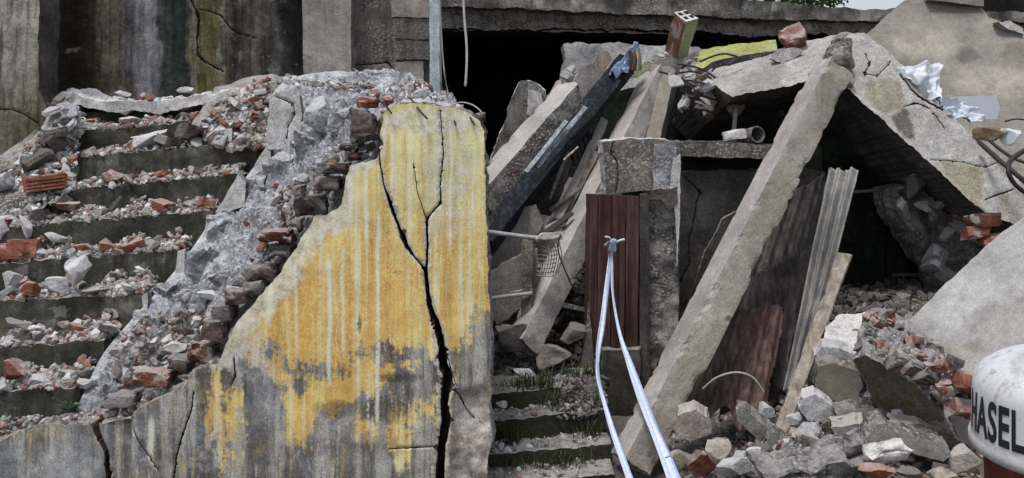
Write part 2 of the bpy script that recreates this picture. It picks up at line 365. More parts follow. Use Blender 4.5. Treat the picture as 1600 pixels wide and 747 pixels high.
def panel(name, poly, Y, thick, mat, rim=None, h=9.0, jag=1.5, amp=.004, nscale=6.0, rim_amp=.012, cracks=(), parent=None, seed=1,
          attrs=None, color=None, bulge=None, back=True, rows=None, smooth=True):
    """a plate: outline in photo pixels, laid on the plane through the given distances, with real thickness"""
    ar = sum(poly[a][0] * poly[(a + 1) % len(poly)][1] - poly[(a + 1) % len(poly)][0] * poly[a][1] for a in range(len(poly)))
    a0, a1, a2 = plane_fit(poly, Y)
    if ar < 0: poly = poly[::-1]
    out = densify(poly, h, jag, seed); ob = np.array(out)
    x0, y0 = ob.min(0); x1, y1 = ob.max(0)
    gx, gy = np.meshgrid(np.arange(x0 + h / 2, x1, h), np.arange(y0 + h / 2, y1, h * .9))
    gx = gx + (np.arange(gx.shape[0]) % 2)[:, None] * h / 2
    g = np.stack([gx.ravel(), gy.ravel()], 1); g += (RNG.random(g.shape) - .5) * h * .3
    g = g[sdpoly(g[:, 0], g[:, 1], out) > h * .45]
    extra = []; segs = []
    for cr in cracks:
        pts = [(a_, b_, w_ * (.62 if w_ <= 6 else .72)) for a_, b_, w_ in cr['pts']]; dep = cr.get('depth', .06)
        fine = []
        for a in range(len(pts) - 1):
            p = np.array(pts[a], float); q = np.array(pts[a + 1], float); L = np.hypot(*(q - p)[:2]); k = max(1, int(L / 4.0))
            for s in range(k + (a == len(pts) - 2)):
                r = p + (q - p) * s / k
                if 0 < a + s: r[:2] += (RNG.random(2) - .5) * min(2.2, .8 + r[2] * .08)
                r[2] *= .88 + .24 * RNG.random()
                fine.append(r)
        for a in range(len(fine) - 1): segs.append((fine[a], fine[a + 1], dep))
        for a, r in enumerate(fine):
            d = fine[min(a + 1, len(fine) - 1)][:2] - fine[max(a - 1, 0)][:2]; d = d / (np.hypot(*d) + 1e-9); nn = np.array([-d[1], d[0]])
            for o in (-1.0, -.45, .45, 1.0): extra.append(r[:2] + nn * o * r[2] / 2 * 1.02)
    if extra:
        e = np.array(extra); e = e[sdpoly(e[:, 0], e[:, 1], out) > 1.0]
        if len(g):
            keep = np.ones(len(g), bool)
            for s in segs:
                d, t = segdist(g[:, 0], g[:, 1], s[0], s[1]); keep &= d > max(s[0][2], s[1][2]) * .5 + 1.2
            g = g[keep]
        g = np.concatenate([g, e])
    nb = len(out)
    allp = [Vector(p) for p in out] + [Vector(p) for p in g]
    edges = [(a, (a + 1) % nb) for a in range(nb)]
    rv, re, rf, ov, oe, of = delaunay_2d_cdt(allp, edges, [], 1, 1e-5)
    V2 = np.array([(v[0], v[1]) for v in rv]); F = np.array([f for f in rf if len(f) == 3], np.int32)
    cen = V2[F].mean(1); F = F[inside(cen[:, 0], cen[:, 1], [tuple(p) for p in ob])]
    # orient
    tri = V2[F]; cz = (tri[:, 1, 0] - tri[:, 0, 0]) * (tri[:, 2, 1] - tri[:, 0, 1]) - (tri[:, 1, 1] - tri[:, 0, 1]) * (tri[:, 2, 0] - tri[:, 0, 0])
    F[cz > 0] = F[cz > 0][:, ::-1]           # pixel y runs down: facing the viewer = negative area here
    F = F[:, ::-1]
    Yv = lambda p: 1.0 / (a0 + a1 * p[:, 0] + a2 * p[:, 1])
    W = Pa(V2[:, 0], V2[:, 1], Yv(V2))
    c3 = W.mean(0); q0 = Pa(*[np.array([v]) for v in (poly[0][0], poly[0][1])], Yv(np.array([poly[0]], float)))[0]
    b = np.array([[x0, y0], [x1, y0], [x0, y1]], float); b3 = Pa(b[:, 0], b[:, 1], Yv(b)); nrm = np.cross(b3[1] - b3[0], b3[2] - b3[0]); nrm /= np.linalg.norm(nrm)
    if np.dot(nrm, np.array([0, 0, EYE]) - c3) < 0: nrm = -nrm
    tv = -nrm * thick if np.isscalar(thick) else np.array(thick, float)
    disp = fbm(W, nscale, 4, seed) * amp
    if bulge is not None: disp = disp + bulge(V2[:, 0], V2[:, 1])
    cd = np.zeros(len(V2))
    for s0, s1, dep in segs:
        d, t = segdist(V2[:, 0], V2[:, 1], s0, s1); hw = (s0[2] + (s1[2] - s0[2]) * t) / 2
        cd = np.maximum(cd, np.clip((hw * .98 - d) / (hw * .4 + 1e-6), 0, 1) * dep)
    WF = W + nrm * disp[:, None] - nrm * cd[:, None]
    n0 = len(V2)
    # boundary loop
    ec = {}
    for f in F:
        for k in range(3):
            e_ = (int(f[k]), int(f[(k + 1) % 3])); ec[e_] = 1
    bnd = {e_[0]: e_[1] for e_ in ec if (e_[1], e_[0]) not in ec}
    verts = [WF]; faces = [F]; mi = [np.zeros(len(F), np.int32)]; sm = [(cd[F].max(1) < 1e-5) & smooth]
    BK = W + tv + vfbm(W + tv, nscale, 3, seed + 5) * rim_amp
    verts.append(BK); 
    if back: faces.append(F[:, ::-1] + n0); mi.append(np.ones(len(F), np.int32)); sm.append(np.full(len(F), False))
    src = [np.arange(n0), np.arange(n0)]
    tl = np.linalg.norm(tv); hm = h / FPX * float(np.mean(Yv(V2)))
    R = rows if rows else int(np.clip(round(tl / max(hm * 1.5, .02)), 1, 10))
    bs = np.array(list(bnd.keys()), np.int64); bt = np.array([bnd[k] for k in bs], np.int64)
    loc = {int(v): k for k, v in enumerate(bs)}
    ring = len(bs); base = 2 * n0
    for r in range(R + 1):
        t = r / R
        pos = WF[bs] * (1 - t) + BK[bs] * t
        if 0 < r < R: pos = pos + vfbm(pos, 14.0, 3, seed + 9) * rim_amp * 1.6
        verts.append(pos); src.append(bs)
    qs = []
    kk = np.array([loc[int(v)] for v in bt if int(v) in loc]); ok = np.array([int(v) in loc for v in bt])
    ia = np.arange(ring)[ok]
    for r in range(R):
        a_ = base + r * ring + ia; b_ = base + r * ring + kk
        qs.append(np.stack([b_, a_, a_ + ring, b_ + ring], 1))
    Q = np.concatenate(qs).astype(np.int32)
    allv = np.concatenate(verts); srcs = np.concatenate(src)
    fl = [f.astype(np.int32) for f in faces]
    tri_all = np.concatenate(fl)
    mi_all = np.concatenate(mi + [np.ones(len(Q), np.int32)]); sm_all = np.concatenate(sm + [np.full(len(Q), False)])
    nf = len(F); deep = cd[F].max(1) > 1e-4
    mi_all[:nf][deep] = 2
    at = {}; cl = {}
    if attrs:
        for k, v in attrs(V2[:, 0], V2[:, 1]).items(): at[k] = np.asarray(v)[srcs]
    if color is not None:
        cc = np.asarray(color(V2[:, 0], V2[:, 1])); cl['Col'] = np.concatenate([cc, np.ones((len(cc), 1))], 1)[srcs]
    me = mesh_data(name, allv, [tri_all, Q], [mat, rim or mat, M['crack_inside']], mi_all, sm_all, at, cl)
    return link(name, me, parent)

def beam_mesh(name, A0, B0, w, h, roll=0.0, mats=None, seg=.05, side=4, amp=.006, chip=.02, cthr=.15, end=.0, seed=1, ref=None, taper=1.0, smooth=False, nscale=9.0):
    """rectangular bar from A0 to B0, with chipped edges; mats: [front, side(+s), back, side(-s), ends]"""
    A0 = np.array(A0, float); B0 = np.array(B0, float); d = B0 - A0; L = np.linalg.norm(d); d /= L
    view = np.array([0, 0, EYE]) - (A0 + B0) / 2 if ref is None else np.array(ref, float)
    s = np.cross(d, view); s /= np.linalg.norm(s); u = np.cross(s, d); u /= np.linalg.norm(u)
    c_, s_ = math.cos(roll), math.sin(roll); s, u = s * c_ + u * s_, -s * s_ + u * c_
    nl = max(2, int(round(L / seg))); V = []; Q = []; MI = []
    off = 0
    def grid(f, na, nb, m):
        nonlocal off
        a, b = np.meshgrid(np.linspace(0, 1, na + 1), np.linspace(0, 1, nb + 1), indexing='ij')
        V.append(f(a.ravel(), b.ravel()))
        i = np.arange(na)[:, None] * (nb + 1) + np.arange(nb)[None]; i = i.ravel() + off
        Q.append(np.stack([i, i + nb + 1, i + nb + 2, i + 1], 1)); MI.append(np.full(len(i), m)); off += (na + 1) * (nb + 1)
    def pos(t, x, y):          # t along 0..1, x,y in -1..1
        k = 1 + (taper - 1) * t
        return np.stack([t * L, x * w / 2 * k, y * h / 2 * k], 1)
    one = lambda a: np.ones_like(a)
    grid(lambda a, b: pos(a, 1 - 2 * b, one(a)), nl, side, 0)
    grid(lambda a, b: pos(a, one(a), 2 * b - 1), nl, side, 1)
    grid(lambda a, b: pos(a, 2 * b - 1, -one(a)), nl, side, 2)
    grid(lambda a, b: pos(a, -one(a), 1 - 2 * b), nl, side, 3)
    grid(lambda a, b: pos(0 * a, 2 * b - 1, 2 * a - 1), side, side, 4)
    grid(lambda a, b: pos(one(a), 1 - 2 * b, 2 * a - 1), side, side, 4)
    X = np.concatenate(V); q = np.concatenate(Q); m = np.concatenate(MI)
    W = A0 + X[:, :1] * d + X[:, 1:2] * s + X[:, 2:3] * u
    ex = np.minimum(w / 2 - np.abs(X[:, 1]), h / 2 - np.abs(X[:, 2]))        # 0 on long faces
    fx = w / 2 - np.abs(X[:, 1]); fy = h / 2 - np.abs(X[:, 2]); ft = np.minimum(X[:, 0], L - X[:, 0])
    srt = np.sort(np.stack([fx, fy, ft], 1), 1); edge = srt[:, 1]                # distance to nearest edge along surface
    ce = np.clip(fbm(W, 11.0, 3, seed) - cthr, 0, 1) * 2.0 * np.exp(-edge / (chip * .9 + 1e-6))
    ce = ce + .10 * np.exp(-edge / (chip * .35 + 1e-6))
    inward = -(X[:, 1:2] / (w / 2) * s + X[:, 2:3] / (h / 2) * u)
    tin = np.where(X[:, :1] < L / 2, 1, -1) * np.exp(-ft / (chip + 1e-6))[:, None] * d
    W2 = W + (inward + tin * .8) * (ce * chip)[:, None] + vfbm(W, nscale, 3, seed + 3) * amp
    if end:
        e2 = np.exp(-ft / (end * .5 + 1e-6)) * (fbm(W, 7.0, 3, seed + 21) * .9 + .35) * end
        W2 = W2 + (np.where(X[:, 0] < L / 2, 1, -1) * e2)[:, None] * d
    if mats is None: mats = [M['concrete']]
    mm = [0, 1, 2, 3, 4]
    if len(mats) == 1: m[:] = 0
    elif len(mats) == 2: m = np.where(m == 4, 1, 0)
    return mesh_data(name, W2, [q.astype(np.int32)[:, ::-1]], mats, m, smooth)

def beam(name, A0, B0, w, h, roll=0.0, mats=None, parent=None, **kw):
    return link(name, beam_mesh(name, A0, B0, w, h, roll, mats, **kw), parent)

_ICO = {}
def ico(n):
    if n not in _ICO:
        import bmesh
        bm = bmesh.new(); bmesh.ops.create_icosphere(bm, subdivisions=n, radius=1.0)
        _ICO[n] = (np.array([v.co[:] for v in bm.verts]), np.array([[v.index for v in f.verts] for f in bm.faces], np.int32)); bm.free()
    return _ICO[n]

def rock_arrays(seed, sub=3, flat=1.0, long=1.0, cuts=9, rough=.10):
    r = np.random.default_rng(seed); v, f = ico(sub); v = v.copy()
    for k in range(cuts):
        n = r.normal(size=3); n /= np.linalg.norm(n); d = .30 + .38 * r.random()
        e = np.clip(v @ n - d, 0, None); v = v - e[:, None] * n
    v = v * np.array([long, 1.0, flat])
    v = v + vfbm(v + seed * 3.7, 2.6, 3, seed) * rough * .55
    v /= np.abs(v).max(0).max()
    return v, f

def rock_mesh(name, seed, mat, sub=3, **kw):
    v, f = rock_arrays(seed, sub, **kw); return mesh_data(name, v, [f], [mat], None, False)

def shard_mesh(name, seed, mat):
    """angular flat fragment"""
    r = np.random.default_rng(seed); n = int(r.integers(4, 7)); a = np.sort((np.arange(n) + r.random(n) * .8) / n * 2 * math.pi); rad = .65 + .35 * r.random(n); th = .10 + .20 * r.random()
    T = np.stack([np.cos(a) * rad, np.sin(a) * rad * (.6 + .3 * r.random()), th * (.8 + .4 * r.random(n))], 1); B = T * np.array([1, 1, 0]) * (.86 + .26 * r.random((n, 1))); B[:, 2] = -th * (.7 + .5 * r.random(n))
    Mm = (T + B) / 2 * np.array([1.06, 1.06, 1]) + (r.random((n, 3)) - .5) * .12
    V = np.concatenate([T, Mm, B]); F = [tuple(range(n)), tuple(range(3 * n - 1, 2 * n - 1, -1))]
    for k in range(n):
        k2 = (k + 1) % n
        F += [(k, n + k, n + k2, k2), (n + k, 2 * n + k, 2 * n + k2, n + k2)]
    V /= np.abs(V).max()
    import bmesh
    me = mesh_data(name, V, F, [mat]); bm = bmesh.new(); bm.from_mesh(me); bmesh.ops.triangulate(bm, faces=bm.faces[:]); bmesh.ops.subdivide_edges(bm, edges=bm.edges[:], cuts=2)
    for v_ in bm.verts: v_.co += Vector(vfbm(np.array([v_.co[:]]) + seed, 3.0, 2, seed)[0]) * .045
    bm.to_mesh(me); bm.free(); return me

def brick_mesh(name, seed, mat, size=(.11, .055, .035), broken=.3):
    """half extents; one end broken off"""
    me = beam_mesh(name, (-size[0], 0, 0), (size[0] * (1 - broken), 0, 0), size[2] * 2, size[1] * 2, 0, [mat], seg=size[0] * .22, side=4, amp=.005, chip=.018,
                   cthr=.0, end=broken * size[0] * .9, seed=seed, ref=(0, -1, 0), nscale=16)
    return me

def tube_arrays(pts, r, n=6, closed_ends=True):
    p = np.array([tuple(q) for q in pts], float); K = len(p)
    rr = np.full(K, r) if np.isscalar(r) else np.array(r, float)
    t = np.gradient(p, axis=0); t /= np.linalg.norm(t, axis=1)[:, None] + 1e-9
    u = np.cross(t[0], (0, 0, 1.0)); 
    if np.linalg.norm(u) < .1: u = np.cross(t[0], (1.0, 0, 0))
    u /= np.linalg.norm(u); V = []
    for k in range(K):
        u = u - t[k] * np.dot(u, t[k]); u /= np.linalg.norm(u); w = np.cross(t[k], u)
        a = np.arange(n) / n * 2 * math.pi
        V.append(p[k] + rr[k] * (np.cos(a)[:, None] * u + np.sin(a)[:, None] * w))
    V = np.concatenate(V); i = np.arange(K - 1)[:, None] * n + np.arange(n)[None]; j = np.arange(K - 1)[:, None] * n + (np.arange(n)[None] + 1) % n
    Q = np.stack([i.ravel(), j.ravel(), j.ravel() + n, i.ravel() + n], 1).astype(np.int32)
    c0 = len(V); V = np.concatenate([V, p[:1], p[-1:]])
    a = np.arange(n); b = (a + 1) % n
    T = np.concatenate([np.stack([b, a, np.full(n, c0)], 1), np.stack([(K - 1) * n + a, (K - 1) * n + b, np.full(n, c0 + 1)], 1)]).astype(np.int32)
    return V, Q, T

def spline(pts, k=8):
    p = np.array([tuple(q) for q in pts], float); n = len(p); out = []
    for a in range(n - 1):
        p0 = p[max(a - 1, 0)]; p1 = p[a]; p2 = p[a + 1]; p3 = p[min(a + 2, n - 1)]
        for s in range(k):
            t = s / k
            out.append(.5 * ((2 * p1) + (-p0 + p2) * t + (2 * p0 - 5 * p1 + 4 * p2 - p3) * t * t + (-p0 + 3 * p1 - 3 * p2 + p3) * t ** 3))
    out.append(p[-1]); return np.array(out)

def tube(name, pts, r, mat, parent=None, smooth=True, k=8, n=6):
    sp = spline(pts, k) if len(pts) > 2 else np.array([tuple(q) for q in pts], float)
    V, Q, T = tube_arrays(sp, r, n)
    return link(name, mesh_data(name, V, [Q, T], [mat], None, smooth), parent)

def sheet(name, c00, c10, c11, c01, nu, nv, f, mat, thick=.003, parent=None, rim=None, keep=None, smooth=True, attrs=None):
    """a thin bent sheet: bilinear patch with offset f(u,v) along its normal; keep(u,v) cuts ragged edges"""
    u, v = np.meshgrid(np.linspace(0, 1, nu + 1), np.linspace(0, 1, nv + 1), indexing='ij'); u = u.ravel(); v = v.ravel()
    C = [np.array(tuple(c), float) for c in (c00, c10, c11, c01)]
    W = ((1 - u) * (1 - v))[:, None] * C[0] + (u * (1 - v))[:, None] * C[1] + (u * v)[:, None] * C[2] + ((1 - u) * v)[:, None] * C[3]
    n = np.cross(C[1] - C[0], C[3] - C[0]); n /= np.linalg.norm(n)
    if np.dot(n, np.array([0, 0, EYE]) - W.mean(0)) < 0: n = -n
    off = f(u, v)
    W = W + (off if np.ndim(off) == 2 else off[:, None] * n)
    i = (np.arange(nu)[:, None] * (nv + 1) + np.arange(nv)[None]).ravel()
    Q = np.stack([i, i + nv + 1, i + nv + 2, i + 1], 1)
    if keep is not None:
        cu = u[Q].mean(1); cv = v[Q].mean(1); Q = Q[keep(cu, cv)]
    N = len(W); W = np.concatenate([W, W - n * thick]); E = {}
    for q in Q:
        for k in range(4): E[(int(q[k]), int(q[(k + 1) % 4]))] = 1
    B = np.array([(a, b) for (a, b) in E if (b, a) not in E], np.int64)
    S = np.stack([B[:, 1], B[:, 0], B[:, 0] + N, B[:, 1] + N], 1)
    allq = np.concatenate([Q, Q[:, ::-1] + N, S]).astype(np.int32)
    at = None
    if attrs: at = {k: np.concatenate([w, w]) for k, w in attrs(u, v).items()}
    me = mesh_data(name, W, [allq], [mat], None, np.concatenate([np.full(len(Q) * 2, smooth), np.full(len(S), False)]), at)
    return link(name, me, parent)

PAL_MIX = [('#97938f', .38), ('#b6b5b6', .18), ('#77726e', .19), ('#7a5044', .10), ('#877369', .10), ('#55504d', .05)]
def crumbs(name, pts, sizes, mat, seed=1, pal=PAL_MIX):
    """many crumbs too small to pick apart, joined"""
    r = np.random.default_rng(seed); N = len(pts); pts = np.array(pts, float); sizes = np.array(sizes, float)
    lib = [rock_arrays(900 + k, 1, flat=.5 + .5 * ((k * 37 % 10) / 10), long=1 + .5 * (k % 3), cuts=5, rough=.18) for k in range(12)]
    LV = np.stack([l[0] for l in lib]); f = lib[0][1]; nv = LV.shape[1]
    q = r.normal(size=(N, 4)); q /= np.linalg.norm(q, axis=1)[:, None]; w, x, y, z = q.T
    R = np.stack([np.stack([1 - 2 * (y * y + z * z), 2 * (x * y - z * w), 2 * (x * z + y * w)], -1), np.stack([2 * (x * y + z * w), 1 - 2 * (x * x + z * z), 2 * (y * z - x * w)], -1), np.stack([2 * (x * z - y * w), 2 * (y * z + x * w), 1 - 2 * (x * x + y * y)], -1)], 1)
    V = np.einsum('nvk,njk->nvj', LV[r.integers(12, size=N)] * sizes[:, None, None], R) + pts[:, None]
    F = f[None] + (np.arange(N) * nv)[:, None, None]
    pc = np.array([A(c)[:3] for c, _ in pal]); pp = np.array([p_ for _, p_ in pal]); C = pc[r.choice(len(pal), N, p=pp / pp.sum())] * (.75 + .5 * r.random((N, 1)))
    C = np.concatenate([C, np.ones((N, 1))], 1); C = np.repeat(C, nv, 0)
    return tag(link(name, mesh_data(name, V.reshape(-1, 3), [F.reshape(-1, 3).astype(np.int32)], [mat], None, False, None, dict(Col=C))), kind='stuff')

# ================================================================== THE SETTING: ground
def ground_z(X, Y):
    X = np.asarray(X, float); Y = np.asarray(Y, float)
    p = np.stack([X, Y, 0 * X], -1)
    a = .45 + .75 * sstep(4.35, 5.1, Y); right = sstep(0, 1, (X - a) / 1.1) * (.36 + .26 * np.clip(Y - 4.3, -.8, 1.3)) * sstep(2.6, 3.6, Y) * (1 - sstep(9, 14, Y))
    mid = sstep(-.6, -.1, X) * (1 - sstep(1.3, 2.0, X)) * sstep(5.6, 7.6, Y) * 1.15 * (1 - sstep(10, 14, Y))
    far = sstep(7.2, 9.0, Y) * 1.2 * (1 - sstep(20, 40, Y)) * sstep(-1.4, -.5, X)
    z = np.maximum(np.maximum(right, mid), far)
    m = sstep(.02, .3, z)
    near = (1 - sstep(10, 16, Y)) * (1 - sstep(4, 8, np.abs(X)))
    return z + fbm(p, 2.3, 4, 5) * .07 * m + fbm(p, 9.0, 3, 8) * .03 * near * sstep(3.0, 4.0, Y)

def ground_mesh():
    xs = np.concatenate([-np.geomspace(300, 3.2, 14), np.arange(-3.0, -.7, .15), np.arange(-.7, 3.3, .035), np.geomspace(3.4, 300, 14)])
    ys = np.concatenate([[-200, -60, -20, -5, 0, 1.5, 2.4], np.arange(3.0, 8.6, .035), np.geomspace(8.7, 500, 22)])
    X, Y = np.meshgrid(xs, ys, indexing='ij'); Z = ground_z(X, Y)
    V = np.stack([X, Y, Z], -1).reshape(-1, 3); nx, ny = len(xs), len(ys)
    i = (np.arange(nx - 1)[:, None] * ny + np.arange(ny - 1)[None]).ravel()
    Q = np.stack([i, i + ny, i + ny + 1, i + 1], 1).astype(np.int32)
    o = link('ground', mesh_data('ground', V, [Q], [M['ground']], None, True))
    tag(o, 'uneven dusty ground heaped with crushed masonry', None, None, 'structure')
ground_mesh()

# ================================================================== back wall of the stairwell (stained concrete)
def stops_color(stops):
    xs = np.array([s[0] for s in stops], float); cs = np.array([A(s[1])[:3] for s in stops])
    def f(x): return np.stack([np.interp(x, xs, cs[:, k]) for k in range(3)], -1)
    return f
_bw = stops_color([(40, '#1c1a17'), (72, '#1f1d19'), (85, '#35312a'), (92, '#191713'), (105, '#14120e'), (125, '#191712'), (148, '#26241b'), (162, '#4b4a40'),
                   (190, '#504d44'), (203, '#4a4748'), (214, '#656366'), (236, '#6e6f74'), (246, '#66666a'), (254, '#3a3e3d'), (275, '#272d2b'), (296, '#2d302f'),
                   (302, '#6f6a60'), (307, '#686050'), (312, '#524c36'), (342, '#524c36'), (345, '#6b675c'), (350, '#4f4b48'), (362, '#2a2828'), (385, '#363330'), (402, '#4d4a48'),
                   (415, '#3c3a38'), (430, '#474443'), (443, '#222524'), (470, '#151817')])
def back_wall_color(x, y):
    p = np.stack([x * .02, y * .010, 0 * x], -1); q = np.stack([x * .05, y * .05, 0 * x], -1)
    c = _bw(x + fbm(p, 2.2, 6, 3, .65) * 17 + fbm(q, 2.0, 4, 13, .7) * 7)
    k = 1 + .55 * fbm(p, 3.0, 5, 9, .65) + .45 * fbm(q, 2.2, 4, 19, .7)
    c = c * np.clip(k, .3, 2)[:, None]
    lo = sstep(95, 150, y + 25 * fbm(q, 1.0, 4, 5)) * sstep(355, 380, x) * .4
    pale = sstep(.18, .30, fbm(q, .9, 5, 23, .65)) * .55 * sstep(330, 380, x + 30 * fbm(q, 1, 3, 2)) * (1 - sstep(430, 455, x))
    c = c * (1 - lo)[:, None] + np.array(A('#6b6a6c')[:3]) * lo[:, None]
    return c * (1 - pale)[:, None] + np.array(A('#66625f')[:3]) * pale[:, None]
W_ = 2.6
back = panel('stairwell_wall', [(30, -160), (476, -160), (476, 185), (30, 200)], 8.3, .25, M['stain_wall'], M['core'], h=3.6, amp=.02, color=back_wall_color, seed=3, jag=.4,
    cracks=[dict(pts=[(297, -40, 4), (299, 2, 4), (308, 18, 5), (311, 32, 5), (308, 60, 3.5), (310, 88, 3), (322, 98, 3), (334, 104, 3), (346, 110, 2)], depth=.05),
            dict(pts=[(313, 15, 2), (330, 19, 2), (346, 25, 2.4), (358, 42, 3), (372, 53, 2), (397, 59, 1.6)], depth=.04)])
tag(back, 'concrete wall behind the stairs streaked black, grey and ochre with a vertical crack', 'wall')

o = panel('concrete_pillar', [(469, -160), (547, -160), (549, 160), (475, 160)], 8.1, .3, M['concrete'], M['concrete'], h=9, amp=.008, jag=.5, seed=5)
tag(o, 'plain light grey concrete pillar right of the stained stairwell wall', 'pillar')
o = panel('recessed_wall', [(540, -160), (625, -160), (625, 170), (540, 170)], 8.32, .2, M['concrete_stained'], M['core'], h=9, amp=.006, jag=.5, seed=6,
    color=None, cracks=[dict(pts=[(550, 102, 2.5), (590, 100, 2.5), (606, 98, 3), (614, 108, 3)], depth=.05)])
tag(o, 'dark olive strip of wall recessed between two pillars', 'wall')
bp = empty('block_pillar', P(645, 160, 8.0))
for k, (a, b, l, r_) in enumerate([(-150, -8, 611, 674), (-6, 27, 611, 672), (29, 61, 613, 673), (64, 93, 615, 674), (96, 165, 616, 662)]):
    panel('block', [(l, a), (r_, a), (r_ + 1, b), (l + 1, b)], 8.0 + .012 * (k % 3), .3, M['concrete_stained'] if k in (2, 3) else M['concrete'], M['core'], h=6, jag=1.6, amp=.01, seed=20 + k, parent=bp)
panel('mortar_joint', [(614, -150), (672, -150), (668, 165), (620, 165)], 8.04, .25, M['core_dark'], h=14, jag=.5, seed=29, parent=bp)
tag(bp, 'pillar of rough concrete blocks with open joints beside the pale post', 'pillar')
o = beam('metal_post', P(681, 158, 7.85), P(680, -160, 7.85), .085, .07, .25, [M['post_paint']], amp=.004, chip=.006, seed=3)
tag(o, 'pale painted upright post at the edge of the dark opening', 'post')
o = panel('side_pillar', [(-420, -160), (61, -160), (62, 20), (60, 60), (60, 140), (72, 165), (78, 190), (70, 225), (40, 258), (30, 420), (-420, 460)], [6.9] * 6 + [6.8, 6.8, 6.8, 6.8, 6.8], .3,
    M['stain_wall'], M['concrete_dark'], h=8, jag=1.5, amp=.02, seed=7,  # rim colour holds both black stain and the side face's shade
    color=lambda x, y: np.array(A('#7d7a74')[:3]) * (1 - sstep(70, 200, y))[:, None] + np.array(A('#545443')[:3]) * sstep(70, 200, y)[:, None] + .06 * fbm(np.stack([x * .05, y * .02, 0 * x], -1), 1, 4, 4)[:, None],
    cracks=[dict(pts=[(-10, 172, 2), (20, 172, 2), (40, 180, 2), (58, 192, 3)], depth=.03)])
tag(o, 'weathered grey wall end with green lichen rising left of the stairs', 'wall')

# ================================================================== staircase
STEPS = [  # left x,y ; right x,y of the nosing ; distance ; bottom drop in pixels
    (-70, 615, 118, 605, 4.98), (-70, 548, 163, 532, 5.24), (-70, 475, 224, 461, 5.51), (-70, 418, 281, 390, 5.79), (-40, 360, 325, 330, 6.07),
    (20, 305, 372, 273, 6.35), (50, 253, 420, 218, 6.63), (90, 209, 430, 178, 6.91), (140, 176, 430, 158, 7.19)]
stairs = empty('staircase', P(100, 700, 5.6)); stairs.location.z = 0
for k, (lx, ly, rx, ry, Y) in enumerate(STEPS):
    dx = 75 if k < 5 else 66
    lx2 = lx - 260 if k < 5 else lx - 40; ly2 = ly + (ly - ry) / (rx - lx) * (lx - lx2)
    poly = [(lx2, ly2), (rx, ry), (rx + 2, ry + dx), (lx2, ly2 + dx)]
    panel('step', poly, Y, (0, .36, .0), M['step'], M['step'], h=6, jag=2.8, amp=.03, nscale=7, rim_amp=.018, seed=40 + k, parent=stairs, rows=5)
panel('landing', [(60, 160), (660, 140), (660, 330), (60, 330)], 7.3, (0, 1.0, 0), M['concrete_dark'], M['core'], h=16, jag=3, amp=.02, seed=60, parent=stairs)
tag(stairs, 'broken concrete staircase littered with rubble, climbing past the yellow wall', 'staircase')
# curved mortar lip along the landing edge
def lip(name, pts, Y, r, mat, seed, label, cat, parent=None):
    sp = spline([P(a, b, Y) for a, b in pts], 10); K = len(sp)
    rr = r * (1 + .9 * fbm(sp, 9.0, 3, seed)); rr[0] *= .4; rr[-1] *= .3
    V, Q, T = tube_arrays(sp, rr, 10); V = V + vfbm(V, 14.0, 4, seed) * r * 1.1
    o = link(name, mesh_data(name, V, [Q, T], [mat], None, False), parent)
    if label: tag(o, label, cat)
    return o
o = panel('plaster_edge', [(84, 152), (98, 143), (112, 143), (134, 154), (168, 160), (205, 157), (246, 159), (296, 150), (338, 147), (380, 136), (382, 146), (336, 160), (292, 168), (262, 176), (240, 178), (206, 172), (176, 174), (150, 170), (126, 164), (104, 164)], 7.08, (0, .45, .02), M['plaster_white'], M['plaster_white'], h=5, jag=2.4, amp=.05, nscale=6, rim_amp=.03, seed=66)
tag(o, 'long pale broken plaster edge running along the top of the stairs', 'plaster edge')

# ================================================================== yellow parapet wall
WALL_TOP = [(-330, 716), (-70, 700), (0, 690), (30, 676), (62, 668), (110, 664), (150, 662), (203, 656), (214, 640), (246, 624), (290, 603), (304, 577), (344, 569), (352, 541), (363, 518),
            (380, 492), (410, 460), (440, 425), (455, 400), (470, 372), (490, 342), (512, 337), (535, 320), (540, 280), (548, 258), (590, 246), (594, 205), (600, 176), (612, 166), (640, 161),
            (672, 163), (700, 168), (730, 176), (750, 190)]
WALL_POLY = WALL_TOP + [(757, 206), (758, 260), (761, 400), (766, 500), (768, 600), (764, 640), (770, 680), (762, 720), (764, 790), (-330, 790)]
YW = 4.75
PAINT = [(545, 240), (600, 150), (760, 150), (780, 300), (780, 480), (745, 512), (728, 536), (690, 548), (655, 562), (622, 575), (604, 604), (580, 612), (545, 624), (520, 660), (503, 640), (484, 652),
         (470, 684), (452, 650), (446, 602), (404, 566), (378, 560), (366, 540), (352, 500), (430, 400), (480, 330)]
